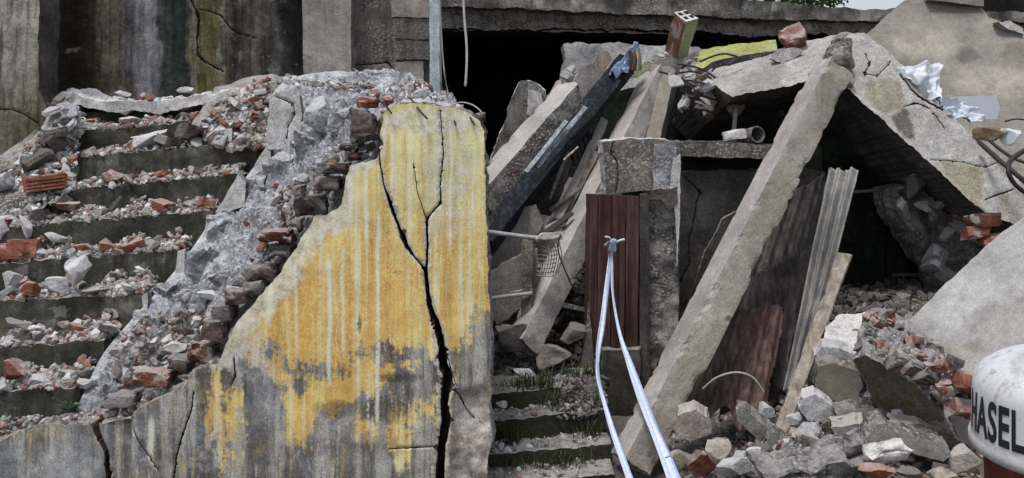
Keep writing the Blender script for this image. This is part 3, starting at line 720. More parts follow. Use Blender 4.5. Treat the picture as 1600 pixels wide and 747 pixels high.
def wall_attrs(x, y):
    p = np.stack([x * .02, y * .02, 0 * x + 1.3], -1)
    sd = sdpoly(x, y, PAINT)
    for cx, cy, rx, ry in [(485, 578, 36, 12), (470, 600, 16, 10), (636, 556, 50, 11), (600, 545, 16, 8), (740, 560, 20, 60), (560, 556, 8, 16), (420, 548, 20, 16)]:
        sd = np.minimum(sd, (np.hypot((x - cx) / rx, (y - cy) / ry) - 1) * min(rx, ry))
    for cx, cy, rx, ry in [(578, 668, 22, 14), (625, 652, 20, 9), (665, 640, 24, 8), (465, 668, 14, 22), (622, 690, 14, 26), (365, 640, 10, 40), (335, 640, 9, 40), (345, 690, 7, 30), (690, 650, 8, 30)]:
        sd = np.maximum(sd, (1 - np.hypot((x - cx) / rx, (y - cy) / ry)) * min(rx, ry) * .8)
    sd = sd + fbm(p * np.array([1.6, .55, 1]), 2.5, 6, 2, .68) * 26
    top = 1 - sstep(190, 480, y + 30 * fbm(p, 1, 3, 6))
    edge = np.full(x.shape, 1e9)
    for a in range(13, len(WALL_TOP) - 9): edge = np.minimum(edge, segdist(x, y, WALL_TOP[a], WALL_TOP[a + 1])[0])
    chalk = (1 - sstep(8, 60, edge + 16 * fbm(p, 2.2, 3, 12))) * sstep(300, 360, y) + (1 - sstep(2, 26, edge + 10 * fbm(p, 2.2, 3, 12))) * (1 - sstep(300, 360, y)) + .8 * (1 - sstep(6, 30, np.abs(y - 190) + 18 * fbm(p, 1.5, 3, 5))) * sstep(585, 610, x)
    dirt = np.zeros(x.shape)
    for cx, cy, rx, ry, a in [(562, 505, 6, 26, 1.0), (490, 520, 40, 34, .35), (625, 590, 70, 16, .8), (600, 640, 90, 40, .75), (520, 640, 60, 30, .7), (620, 425, 30, 8, .5), (480, 700, 100, 40, .5),
                              (590, 700, 90, 40, .6), (690, 660, 30, 60, .4), (420, 640, 40, 60, .3), (30, 720, 60, 60, .5)]:
        dirt = np.maximum(dirt, a * sstep(0, .8, 1 - np.hypot((x - cx) / rx, (y - cy) / ry)))
    bare = 1.0 * sstep(0, 14, sdpoly(x, y, [(705, 610), (770, 590), (790, 800), (690, 800), (700, 680)]) + 8 * fbm(p, 2, 3, 3))
    dark_grey = sstep(250, 330, x + 40 * fbm(p, 1, 3, 31)) * sstep(430, 500, x)
    blue = .8 * sstep(0, 1, 1 - np.hypot((x - 80) / 110, (y - 725) / 45) + .5 * fbm(p, 2, 4, 41)) + .7 * sstep(0, .8, 1 - np.hypot((x - 222) / 26, (y - 690) / 60) + .5 * fbm(p, 2, 4, 43)) + .6 * sstep(0, .8, 1 - np.hypot((x - 330) / 60, (y - 700) / 50) + .6 * fbm(p, 2, 4, 44)) + (1 - sstep(0, 40, np.hypot((x - 705) / 1.0, (y - 270) / 2.2) - 20)) * .6 + (1 - sstep(0, 30, np.hypot((x - 395), (y - 560)) - 25)) * .5
    lip = np.full(x.shape, 1e9)
    for cr in CR[:2]:
        q = cr['pts']
        for a in range(len(q) - 1):
            d, t = segdist(x, y, q[a], q[a + 1]); lip = np.minimum(lip, d - (q[a][2] + (q[a + 1][2] - q[a][2]) * t) * .5)
    lip = 1 - sstep(0, 9, lip + 7 * fbm(p, 6.0, 3, 17))
    drip = np.zeros(x.shape)
    for cx, w, ya, yb, a in [(515, 5, 400, 610, 1.0), (500, 3, 340, 560, .7), (536, 4, 380, 575, .9), (590, 4, 330, 690, .95), (556, 3, 300, 470, .6), (462, 4, 400, 600, .7), (612, 4, 180, 330, .8), (640, 3, 170, 420, .7), (664, 4, 170, 300, .7), (704, 5, 190, 420, .7), (722, 3, 200, 520, .7), (740, 4, 190, 380, .6), (572, 5, 250, 400, .8), (548, 5, 265, 360, .9),
                             (575, 3, 560, 700, .8), (628, 3, 560, 720, .6), (528, 4, 600, 760, .5), (236, 7, 650, 740, .9), (420, 8, 430, 520, .9), (600, 6, 190, 260, .8)]:
        xx = np.abs(x + 2.5 * fbm(np.stack([0 * x + cx, y * .02, 0 * x], -1), 1, 3, 5) - cx)
        drip = np.maximum(drip, a * np.clip(1.25 - xx / w, 0, 1) * sstep(ya - 25, ya + 25, y) * (1 - sstep(yb - 50, yb + 30, y)))
    return dict(drip=drip, lip=lip, paint=np.clip(.5 + sd / 40, 0, 1), top=top, chalk=np.clip(chalk, 0, 1), dirt=dirt, bare=bare, blue=blue)

def wall_material():
    t = NT('yellow_wall'); v = t.coords()
    sv = t.mapping(v, (26, 26, .7)); s1 = t.noise(sv, 1.0, 6, .6, .15); sv2 = t.mapping(v, (9, 9, .5)); s2 = t.noise(sv2, 1.0, 5, .6, .2)
    n1 = t.noise(v, 3.0, 8, .65, .4); n2 = t.noise(v, 22, 7, .7); n3 = t.noise(v, 140, 4, .7)
    topa = t.attr('top'); 
    yel = t.mix(topa, t.ramp(s2, [(.3, A('#b69052')), (.5, A('#c6a360')), (.7, A('#d0b678'))]), t.ramp(s2, [(.3, A('#c9b270')), (.5, A('#d6c590')), (.7, A('#dfd3ae'))]))
    yel = t.mix(t.ramp(s1, [(.54, 0.0), (.64, .85)]), yel, A('#d3c8a6'))                   # pale run-off streaks
    yel = t.mix(t.ramp(s1, [(.36, .5), (.46, 0.0)]), yel, A('#9a8250'))
    yel = t.mix(t.ramp(t.noise(sv2, 2.3, 6, .7), [(.56, 0.0), (.68, .4)]), yel, A('#94897a'))
    yel = t.mix(t.ramp(n1, [(.45, 0.0), (.7, .4)]), yel, A('#b08a4a'))
    grey = t.ramp(n1, [(.36, A('#474443')), (.46, A('#5f5c59')), (.55, A('#6f7175')), (.64, A('#8b8987'))])
    grey = t.mix(t.ramp(t.noise(v, 2.2, 7, .6, .5), [(.46, 0.0), (.58, .75)]), grey, t.ramp(n2, [(.4, A('#5c564c')), (.6, A('#7a7263'))]))
    grey = t.mix(t.ramp(s2, [(.52, 0.0), (.62, .7)]), grey, A('#a5a29b'))
    grey = t.mix(t.ramp(t.noise(sv2, 1.7, 6, .7), [(.52, 0.0), (.62, .65)]), grey, A('#413e3b'))
    grey = t.mix(t.ramp(t.noise(t.mapping(v, (20, 20, 4)), 1.0, 7, .75), [(.55, 0.0), (.62, .6)]), grey, A('#a08a55'))
    grey = t.mix(t.ramp(t.noise(t.mapping(v, (34, 34, 7)), 1.0, 7, .75), [(.58, 0.0), (.66, .6)]), grey, A('#b5b2aa'))
    grey = t.mix(t.ramp(t.noise(t.mapping(v, (60, 60, 10)), 1.0, 6, .7), [(.56, 0.0), (.66, .6)]), grey, A('#3d3936'))
    yel = t.mix(t.ramp(t.noise(t.mapping(v, (90, 90, 6)), 1.0, 6, .7), [(.56, 0.0), (.66, .35)]), yel, A('#8a7344'))
    yel = t.mix(t.ramp(t.noise(t.mapping(v, (60, 60, 4)), 1.0, 6, .7), [(.56, 0.0), (.66, .6)]), yel, A('#dccb98'))
    pm = t.math('ADD', t.attr('paint'), t.math('MULTIPLY', t.math('SUBTRACT', t.noise(v, 45, 8, .75, .3), .5), 1.1))
    pm = t.math('ADD', pm, t.math('MULTIPLY', t.math('SUBTRACT', s1, .5), 1.1))
    pmask = t.ramp(pm, [(.38, 0.0), (.62, 1.0)])
    c = t.mix(pmask, grey, yel)
    ch = t.math('ADD', t.attr('chalk'), t.math('MULTIPLY', t.math('SUBTRACT', t.noise(t.mapping(v, (30, 30, 9)), 1.0, 6, .7), .5), 1.3))
    c = t.mix(t.ramp(ch, [(.42, 0.0), (.75, .85)]), c, t.mix(t.ramp(n2, [(.4, 0.0), (.6, 1.0)]), A('#a9a594'), A('#c9c5b4')))
    dm = t.math('ADD', t.attr('dirt'), t.math('MULTIPLY', t.math('SUBTRACT', t.noise(t.mapping(v, (24, 24, 6)), 1.0, 7, .7), .5), .9))
    c = t.mix(t.ramp(dm, [(.35, 0.0), (.8, .75)]), c, A('#3d3b38'))
    c = t.mix(t.math('MULTIPLY', t.attr('blue'), t.ramp(n2, [(.38, .15), (.6, .95)])), c, t.ramp(t.noise(v, 30, 6, .7), [(.4, A('#787d83')), (.6, A('#a3a7aa'))]))
    dr = t.math('ADD', t.attr('drip'), t.math('MULTIPLY', t.math('SUBTRACT', t.noise(t.mapping(v, (40, 40, 3)), 1.0, 6, .7), .5), .8))
    c = t.mix(t.ramp(dr, [(.3, 0.0), (.75, .85)]), c, A('#e2d9b8'))
    c = t.mix(t.attr('bare'), c, t.ramp(t.noise(v, 7, 7, .7, .6), [(.32, A('#6a544d')), (.45, A('#857d76')), (.6, A('#a8a29b'))]))
    lm = t.math('ADD', t.attr('lip'), t.math('MULTIPLY', t.math('SUBTRACT', t.noise(v, 50, 6, .7), .5), 1.6))
    c = t.mix(t.ramp(lm, [(.62, 0.0), (.8, .85)]), c, t.ramp(t.noise(v, 38, 5, .7), [(.4, A('#8b867c')), (.6, A('#b9b5aa'))]))
    c = t.mix(.45, c, t.ramp(n2, [(.34, .30), (.5, .52), (.66, .76)]), 'OVERLAY')
    c = t.mix(.6, c, t.ramp(n3, [(.36, .22), (.5, .5), (.64, .8)]), 'OVERLAY')
    hh = t.math('ADD', t.math('MULTIPLY', n2, .6), t.math('MULTIPLY', n3, .3)); hh = t.math('ADD', hh, t.math('MULTIPLY', pmask, .25))
    return t.finish(c, .9, t.bump(hh, .55, .008), .2)
M['yellow_wall'] = wall_material()
def wall_bulge(x, y):
    b = -.03 * sstep(0, 20, sdpoly(x, y, [(705, 612), (770, 590), (790, 800), (690, 800), (700, 680)]))          # plaster fallen off at the corner
    b = b + b * 1.0 * fbm(np.stack([x * .05, y * .05, 0 * x], -1), 1, 4, 8)
    b = b - .03 * sstep(0, 8, sdpoly(x, y, [(165, 655), (210, 650), (200, 800), (175, 800)]))
    b = b + .012 * fbm(np.stack([x * .008, y * .008, 0 * x], -1), 1, 3, 3)
    return b
CR = [dict(pts=[(592, 200, 2), (593, 250, 3), (600, 290, 4), (611, 322, 8), (622, 352, 6), (631, 374, 11), (636, 386, 9), (648, 402, 4), (660, 416, 5), (666, 428, 7), (668, 450, 9), (672, 480, 11), (682, 505, 14),
                (690, 540, 16), (693, 570, 19), (700, 592, 22), (694, 625, 17), (697, 660, 19), (690, 700, 18), (686, 780, 18)], depth=.2),
      dict(pts=[(688, 175, 2), (693, 240, 3), (688, 290, 3), (689, 318, 4), (674, 333, 4), (667, 345, 6), (668, 380, 6), (666, 425, 6)], depth=.12),
      dict(pts=[(646, 255, 1.6), (652, 300, 2), (660, 325, 2.4), (667, 345, 3)], depth=.03),
      dict(pts=[(303, 612, 2.5), (300, 640, 3), (288, 672, 4), (276, 712, 4), (270, 752, 3)], depth=.05),
      dict(pts=[(148, 664, 14), (156, 685, 12), (166, 705, 9), (168, 730, 10), (172, 790, 10)], depth=.14),
      dict(pts=[(208, 668, 2), (216, 690, 2.5), (232, 712, 2), (246, 735, 2)], depth=.03),
      dict(pts=[(366, 560, 4), (368, 588, 4), (362, 600, 2)], depth=.03),
      dict(pts=[(704, 606, 2), (716, 615, 3), (726, 640, 3), (738, 654, 2)], depth=.04),
      dict(pts=[(608, 702, 2), (640, 700, 3), (676, 698, 2)], depth=.025), dict(pts=[(676, 500, 2), (700, 560, 2), (712, 600, 2)], depth=.02)]
wall = panel('parapet_wall', WALL_POLY, YW, (0, .24, 0), M['yellow_wall'], M['core'], h=5.0, jag=2.2, amp=.006, rim_amp=.02, seed=2, cracks=CR, attrs=wall_attrs, bulge=wall_bulge, rows=6)
tag(wall, 'cracked parapet wall with flaking yellow paint over grey plaster, torn off diagonally', 'wall')

# mortar core laid open between stair ends and the broken wall top
Lc = [(95, 680, 5.0), (125, 625, 5.02), (160, 555, 5.22), (205, 500, 5.4), (255, 445, 5.62), (300, 388, 5.9), (340, 330, 6.15), (388, 272, 6.4), (418, 225, 6.6), (424, 150, 6.75), (470, 118, 7.0), (560, 112, 7.3), (650, 118, 7.4)]
Rc = [(205, 662, 4.94), (290, 606, 4.94), (330, 572, 4.95), (362, 520, 4.95), (408, 464, 4.96), (452, 405, 4.96), (488, 346, 4.97), (530, 322, 4.97), (545, 262, 4.97), (588, 246, 4.98), (600, 178, 4.98), (660, 164, 4.98), (752, 190, 4.98)]
def core_mesh():
    L = spline([P(*q) for q in Lc], 26); R = spline([P(*q) for q in Rc], 26); nu = len(L); nv = 130
    v = np.linspace(0, 1, nv + 1); W = L[:, None] * (1 - v)[None, :, None] + R[:, None] * v[None, :, None]
    W = W.reshape(-1, 3); uu = np.repeat(np.arange(nu), nv + 1); vv = np.tile(v, nu)
    bump = fbm(W, 2.6, 4, 31) * .16 + (.25 - np.abs(fbm(W, 6, 3, 33))) * .16 + (np.abs(fbm(W, 20, 3, 35)) - .2) * .06 + fbm(W, 60, 2, 37) * .014
    hollow = -.10 * np.sin(vv * math.pi) ** 1.0
    W = W + np.stack([0 * bump, -.35 * (bump), 1.0 * (bump + hollow)], -1) * (np.clip(vv * 8, 0, 1) * np.clip((1 - vv) * 8, .25, 1))[:, None]
    i = (np.arange(nu - 1)[:, None] * (nv + 1) + np.arange(nv)[None]).ravel()
    Q = np.stack([i, i + 1, i + nv + 2, i + nv + 1], 1)
    N = len(W); W2 = W.copy(); W2[:, 2] = np.minimum(W2[:, 2] - .35, W2[:, 2] * .3)
    E = {}
    for q in Q:
        for k in range(4): E[(int(q[k]), int(q[(k + 1) % 4]))] = 1
    B = np.array([(a, b) for (a, b) in E if (b, a) not in E]); S = np.stack([B[:, 1], B[:, 0], B[:, 0] + N, B[:, 1] + N], 1)
    return mesh_data('mortar_core', np.concatenate([W, W2]), [np.concatenate([Q, Q[:, ::-1] + N, S]).astype(np.int32)], [M['mortar']], None, False)
for k, (a, b, Y, w, h, rt) in enumerate([(200, 560, 5.2, 60, 46, .3), (232, 500, 5.35, 50, 50, .2), (262, 452, 5.55, 56, 44, -.2), (300, 470, 5.35, 70, 50, .4), (318, 408, 5.65, 60, 56, .2), (350, 438, 5.4, 60, 46, .5), (352, 352, 5.95, 60, 56, .1), (392, 386, 5.55, 60, 50, .4),
        (398, 300, 6.1, 70, 60, .3), (436, 330, 5.6, 70, 56, .5), (444, 262, 6.1, 70, 60, .1), (474, 300, 5.5, 50, 44, .4), (482, 226, 5.9, 80, 64, .3), (516, 250, 5.4, 50, 40, .2), (540, 180, 5.7, 60, 56, .2), (250, 545, 5.1, 50, 30, 0), (290, 522, 5.15, 44, 36, .3)]):
    sc_ = Y / FPX; v_, f_ = rock_arrays(830 + k, 4, cuts=7, rough=.3); v_ = v_ / np.abs(v_).max(0) * np.array([w, (w + h) * .4, h]) * sc_ / 2
    v_ = v_ + vfbm(v_ + k, 22, 3, k) * .03; v_ = v_ @ np.array(Euler((0, -rt, 0)).to_matrix()).T + np.array(P(a, b + 6, Y + .03))
    link('mortar_lump', mesh_data('mortar_lump', v_, [f_], [M['mortar']], None, False), wall)
core = link('mortar_core', core_mesh(), wall); core['label'] = 'rough pale grey mortar core laid open beside the stairs'

# bricks showing along the torn edge of the wall (px centre, size px, colour, tilt)
def wall_brick(cx, cy, w, h, mat, rot=0.0, Y=4.86, seed=0, dep=.11):
    c = np.array(P(cx, cy, Y)); s = Y / FPX
    d = np.array([math.cos(rot), 0, math.sin(rot)])
    return beam('brick', c - d * w * s / 2, c + d * w * s / 2, h * s, dep, 0, [mat], parent=wall, seg=.014, side=6, amp=.013, chip=.035, cthr=-.15, end=.03, seed=seed, ref=(0, -1, 0), nscale=20)
WB = [(524, 262, 56, 19, 'brick_mauve', .0), (515, 287, 44, 22, 'brick_mauve', -.05), (488, 320, 56, 30, 'brick_mauve', .02), (566, 195, 44, 52, 'brick_mauve', .0), (606, 158, 26, 18, 'brick_orange', .1), (574, 160, 38, 16, 'brick_orange', .05),
      (432, 368, 62, 20, 'brick', .08), (444, 392, 40, 24, 'brick_mauve', -.05), (410, 425, 56, 24, 'brick_mauve', .0), (400, 449, 44, 22, 'brick_mauve', .05), (372, 462, 44, 22, 'brick_mauve', -.04), (352, 486, 40, 26, 'brick_mauve', .0),
      (338, 512, 40, 30, 'brick_mauve', .05), (318, 549, 50, 28, 'brick', .0), (284, 566, 40, 20, 'brick_mauve', .0), (240, 588, 74, 24, 'brick', .0), (190, 622, 60, 20, 'brick_mauve', .0), (180, 646, 70, 14, 'brick', .0), (545, 226, 48, 18, 'brick_mauve', .1), (556, 243, 30, 14, 'brick', 0),
      (300, 588, 40, 18, 'brick_mauve', 0), (470, 296, 26, 14, 'brick_mauve', .2), (460, 348, 30, 14, 'brick_mauve', 0), (752, 186, 22, 20, 'brick_mauve', .3)]
for k, (cx, cy, w, h, m, r) in enumerate(WB): wall_brick(cx, cy, w, h, M[m], r + .12 * math.sin(k * 7.1), 4.89 + .02 * (k % 3), 100 + k, .16)

# upright plaster slabs standing on the mortar
o = panel('plaster_slab', [(422, 152), (440, 142), (468, 150), (472, 180), (462, 212), (446, 232), (416, 234), (418, 190)], [6.2] * 8, .10, M['plaster_white'], M['core'], h=6, jag=1.8, amp=.01, seed=71,
    cracks=[dict(pts=[(424, 148, 1.5), (442, 156, 2), (458, 162, 2), (461, 178, 2), (450, 200, 2), (448, 222, 2)], depth=.03)])
tag(o, 'upright cracked white plaster slab at the head of the mortar slope', 'plaster slab')
o = panel('plaster_shard', [(372, 272), (384, 285), (382, 322), (360, 330), (335, 332), (352, 306)], [6.0] * 6, .08, M['plaster_white'], M['core'], h=6, jag=1.5, amp=.012, seed=72)
tag(o, 'pointed white plaster shard at the end of the fifth step from the bottom', 'plaster shard')
o = panel('plaster_shard', [(420, 222), (428, 262), (404, 270), (396, 262), (408, 240)], [6.3] * 5, .08, M['plaster_white'], M['core'], h=6, jag=1.2, amp=.012, seed=73)
tag(o, 'narrow white plaster shard just below the upright cracked plaster slab', 'plaster shard')
o = panel('plaster_shard', [(322, 338), (332, 336), (330, 380), (318, 384)], [5.95] * 4, .08, M['plaster_white'], M['core'], h=6, jag=1.2, amp=.012, seed=74)
tag(o, 'thin pale plaster shard edging the fourth step from the bottom', 'plaster shard')

o = panel('plaster_shard', [(222, 462), (230, 456), (232, 500), (224, 512)], [5.42] * 4, .06, M['plaster_white'], M['core'], h=5, jag=1.2, amp=.01, seed=75); tag(o, 'thin pale plaster shard edging the third step from the bottom', 'plaster shard')
o = panel('plaster_shard', [(278, 392), (290, 388), (288, 436), (272, 446)], [5.7] * 4, .06, M['plaster_white'], M['core'], h=5, jag=1.2, amp=.01, seed=76); tag(o, 'pale plaster shard where the fourth riser meets the mortar slope', 'plaster shard')
# wires on the broken wall head
for pts, lab in [([(688, 128, 7.0), (694, 150, 6.2), (704, 170, 5.0), (712, 195, 4.72)], 'bent dark wire poking from the yellow wall head, nearest the pale post'),
                 ([(640, 152, 4.9), (655, 172, 4.73), (668, 186, 4.71)], 'short dark wire stub lying over the upper edge of the yellow paint'),
                 ([(590, 155, 4.95), (605, 168, 4.75), (612, 178, 4.73)], 'tiny wire stub beside the orange brick on the wall head'),
                 ([(716, 176, 4.9), (730, 178, 4.78), (742, 196, 4.72)], 'thin dark wire hanging over the right corner of the yellow wall')]:
    o = tube('wire', [P(*q) for q in pts], .005, M['wire']); tag(o, lab, 'wire', 'wires on the yellow wall head')
o = tube('wire', [P(700, 168, 5.0), P(720, 160, 5.0), P(742, 166, 4.95), P(758, 182, 4.9)], .004, M['pipe_grey']); tag(o, 'thin grey wire arching over the corner of the yellow wall', 'wire')
o = tube('hanging_cable', [P(722, -60, 8.0), P(725, 20, 8.0), P(729, 70, 8.0), P(729, 105, 8.0), P(727, 135, 8.0)], .011, M['cable_white']); tag(o, 'white cable hanging loose in front of the dark opening', 'cable')
o = tube('hanging_wire', [P(684, -40, 7.8), P(689, 40, 7.8), P(694, 110, 7.8), P(702, 156, 7.6), P(706, 172, 5.0)], .006, M['pipe_grey']); tag(o, 'thin grey wire hanging beside the pale post', 'wire')

# ================================================================== far ruined building behind
far = empty('ruined_building', P(1050, 300, 12))
panel('roof_slab', [(640, -40), (800, -26), (1000, -14), (1200, 2), (1330, 12), (1420, 15), (1700, 18), (1700, 34), (1420, 34), (1200, 30), (1000, 22), (640, 8)], 11.0, (0, 6, 0), M['concrete_stained'], M['concrete_dark'], h=4.5, jag=2.0, amp=.12, nscale=3.2, seed=80, parent=far, rows=3)
panel('roof_beam', [(640, 4), (1000, 20), (1200, 28), (1420, 32), (1700, 36), (1700, 62), (1420, 56), (1240, 52), (1180, 58), (1120, 50), (1000, 46), (900, 44), (800, 46), (640, 42)], 11.25, (0, 5.6, 0), M['core'], M['void'], h=4.5, jag=3.0, amp=.2, nscale=3.4, seed=81, parent=far, rows=3)
panel('ceiling_edge', [(640, 40), (860, 42), (1000, 44), (1060, 46), (1060, 53), (900, 50), (640, 47)], 11.5, (0, .5, 0), M['plaster_white'], M['void'], h=7, jag=1.6, amp=.03, seed=82, parent=far)
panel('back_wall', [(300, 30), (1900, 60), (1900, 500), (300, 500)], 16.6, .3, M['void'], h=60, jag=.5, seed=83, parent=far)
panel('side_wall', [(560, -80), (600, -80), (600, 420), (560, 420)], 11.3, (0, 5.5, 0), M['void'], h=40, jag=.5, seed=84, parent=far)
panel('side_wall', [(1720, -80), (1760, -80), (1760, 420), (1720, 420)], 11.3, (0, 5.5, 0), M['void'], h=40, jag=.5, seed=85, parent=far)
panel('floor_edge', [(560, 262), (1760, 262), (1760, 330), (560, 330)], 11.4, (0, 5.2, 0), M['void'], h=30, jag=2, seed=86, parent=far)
tag(far, 'dark gutted building behind the debris under a crumbling concrete roof edge', 'building')

# dim inner wall closing the voids behind the collapsed roof
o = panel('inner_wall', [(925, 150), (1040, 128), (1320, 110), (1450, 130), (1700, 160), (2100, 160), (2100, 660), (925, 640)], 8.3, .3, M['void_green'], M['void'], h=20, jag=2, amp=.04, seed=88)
tag(o, 'dark greenish inner wall deep under the collapsed roof', 'wall')
o = panel('rear_ledge', [(878, 130), (884, 92), (880, 70), (905, 66), (960, 68), (1040, 70), (1110, 76), (1110, 140), (1040, 150), (960, 150)], 9.4, (0, .5, 0), M['plaster_white'], M['core'], h=7, jag=2.5, amp=.05, nscale=5, seed=89)
tag(o, 'pale broken masonry ledge behind the fallen beams', 'masonry ledge')

# ------------------------------------------------------------------ fallen beams in the gap
o = panel('masonry_stub', [(764, 262), (772, 232), (788, 190), (806, 140), (814, 126), (832, 126), (852, 142), (850, 168), (838, 196), (800, 250)], [7.4] * 10, .32, M['concrete_stained'], M['plaster_white'], h=6, jag=2, amp=.03, seed=90)
tag(o, 'leaning grey masonry stub at the left of the fallen beams', 'masonry stub')
o = panel('plaster_patch', [(826, 140), (846, 146), (850, 168), (838, 190), (822, 178)], 7.32, .05, M['plaster_white'], M['core'], h=5, jag=1.4, amp=.015, seed=91); attach(o, bpy.data.objects['masonry_stub'])
o = beam('concrete_beam', P(750, 325, 6.55), P(902, 150, 7.1), .26, .24, -.5, [M['core'], M['concrete_dark'], M['concrete_dark'], M['concrete_pale'], M['core']], amp=.012, chip=.03, end=.06, seed=12)  # pale upper face and dark lower ones paint in light from above
tag(o, 'thick concrete beam sloping up from behind the yellow wall, rough underside', 'beam')
o = panel('slab_fragment', [(848, 262), (862, 210), (884, 160), (905, 108), (930, 96), (944, 120), (935, 150), (905, 210), (880, 262)], [7.3] * 9, .1, M['concrete'], M['core'], h=6, jag=1.8, amp=.01, seed=92)
tag(o, 'grey slab fragment standing between the concrete beam and the dark blue beam', 'slab')
o = panel('timber_board', [(918, 130), (934, 84), (948, 78), (956, 92), (942, 118), (926, 140)], 7.5, .06, M['plank_wood'], h=6, jag=1, amp=.006, seed=93)
tag(o, 'short weathered board end beside the top of the dark blue beam', 'board')
sb = empty('steel_beam', P(765, 365, 6.2))
beam('flange', P(752, 388, 6.15), P(980, 96, 7.4), .15, .10, .35, [M['blue_steel']], parent=sb, amp=.004, chip=.006, seed=13)
beam('strip', P(838, 262, 6.45), P(915, 168, 6.78), .035, .02, .35, [M['steel_reflection']], parent=sb, amp=.003, chip=.004, seed=14)  # pale bars painted as light reflected along the beam
beam('strip', P(822, 270, 6.38), P(885, 190, 6.62), .03, .02, .35, [M['steel_reflection']], parent=sb, amp=.003, chip=.004, seed=15)  # second painted reflection, shorter
beam('lip', P(765, 385, 6.1), P(990, 105, 7.35), .03, .13, .3, [M['blue_steel']], parent=sb, amp=.003, chip=.004, seed=16)
tag(sb, 'dark blue metal beam lying diagonally across the gap', 'beam')
def crumple(name, c00, c10, c11, c01, amp, mat, seed, nu=60, nv=60, sc=5, thick=.002, keep=None):
    def f(u, v):
        p = np.stack([u * 1.0, v * 1.0, 0 * u + seed], -1)
        return (np.abs(fbm(p, sc * .45, 3, seed)) - .2) * amp * 2 + fbm(p, sc, 3, seed + 4)[:] * amp * .5
    return sheet(name, c00, c10, c11, c01, nu, nv, f, mat, thick, keep=keep, smooth=True)
pw = crumple('plastic_wrap', P(948, 118, 7.2), P(994, 66, 7.35), P(1004, 82, 7.3), P(972, 122, 7.15), .09, M['plastic_blue'], 5)
tag(pw, 'torn bluish plastic wrap over the top of the dark blue beam', 'plastic wrap')
for k in range(5):
    o = tube('frayed_strip', [P(985 + 3 * k, 80, 7.22), P(988 + 3 * k, 92, 7.2), P(984 + 4 * k, 110, 7.2)], .012, M[['wire', 'brick', 'wire', 'plank_wood', 'bag_brown'][k]]); attach(o, pw)
# rack of dark bars
rk = empty('dark_rack', P(915, 300, 7.1))
for k in range(6):
    beam('bar', P(880 + 10 * k, 190 + 4 * k, 6.95 + .05 * k), P(912 + 9 * k, 285 + 4 * k, 6.9 + .05 * k), .028, .02, .2, [M['wire']], parent=rk, amp=.003, chip=.004, seed=30 + k)
for a in (.25, .7):
    beam('rail', P(876 + 32 * a, 190 + 90 * a, 7.0), P(940 + 26 * a, 214 + 90 * a, 7.2), .03, .02, 0, [M['wire']], parent=rk, seed=40)
tag(rk, 'dark rack of thin bars hanging between the fallen beams', 'rack')
o = panel('slab_fragment', [(818, 360), (838, 300), (862, 250), (884, 225), (892, 250), (872, 320), (850, 352)], [6.75] * 7, .08, M['concrete_dark'], M['core'], h=6, jag=1.5, amp=.008, seed=94)
tag(o, 'dark grey slab fragment standing under the dark blue beam', 'slab')
o = beam('timber_batten', P(806, 372, 6.6), P(842, 286, 6.8), .035, .03, .2, [M['plank_wood']], seed=22, amp=.003); tag(o, 'thin pale batten leaning below the dark blue beam', 'batten')
o = beam('timber_batten', P(868, 312, 6.9), P(890, 268, 7.1), .03, .03, .2, [M['plank_wood']], seed=23, amp=.003); tag(o, 'short pale batten end in the dark behind the dark blue beam', 'batten')
o = panel('slab_fragment', [(764, 420), (764, 380), (800, 330), (838, 320), (850, 350), (820, 400), (790, 430)], [6.35] * 7, .08, M['concrete'], M['core'], h=6, jag=1.5, amp=.01, seed=95)
tag(o, 'tilted grey slab piece just above the rope beside the yellow wall', 'slab')
o = panel('slab_fragment', [(762, 470), (764, 425), (800, 405), (840, 390), (842, 430), (828, 470), (790, 500), (764, 500)], [6.1] * 8, .1, M['concrete'], M['core'], h=6, jag=1.6, amp=.015, seed=96)
tag(o, 'flat grey slab piece below the rope beside the yellow wall', 'slab')
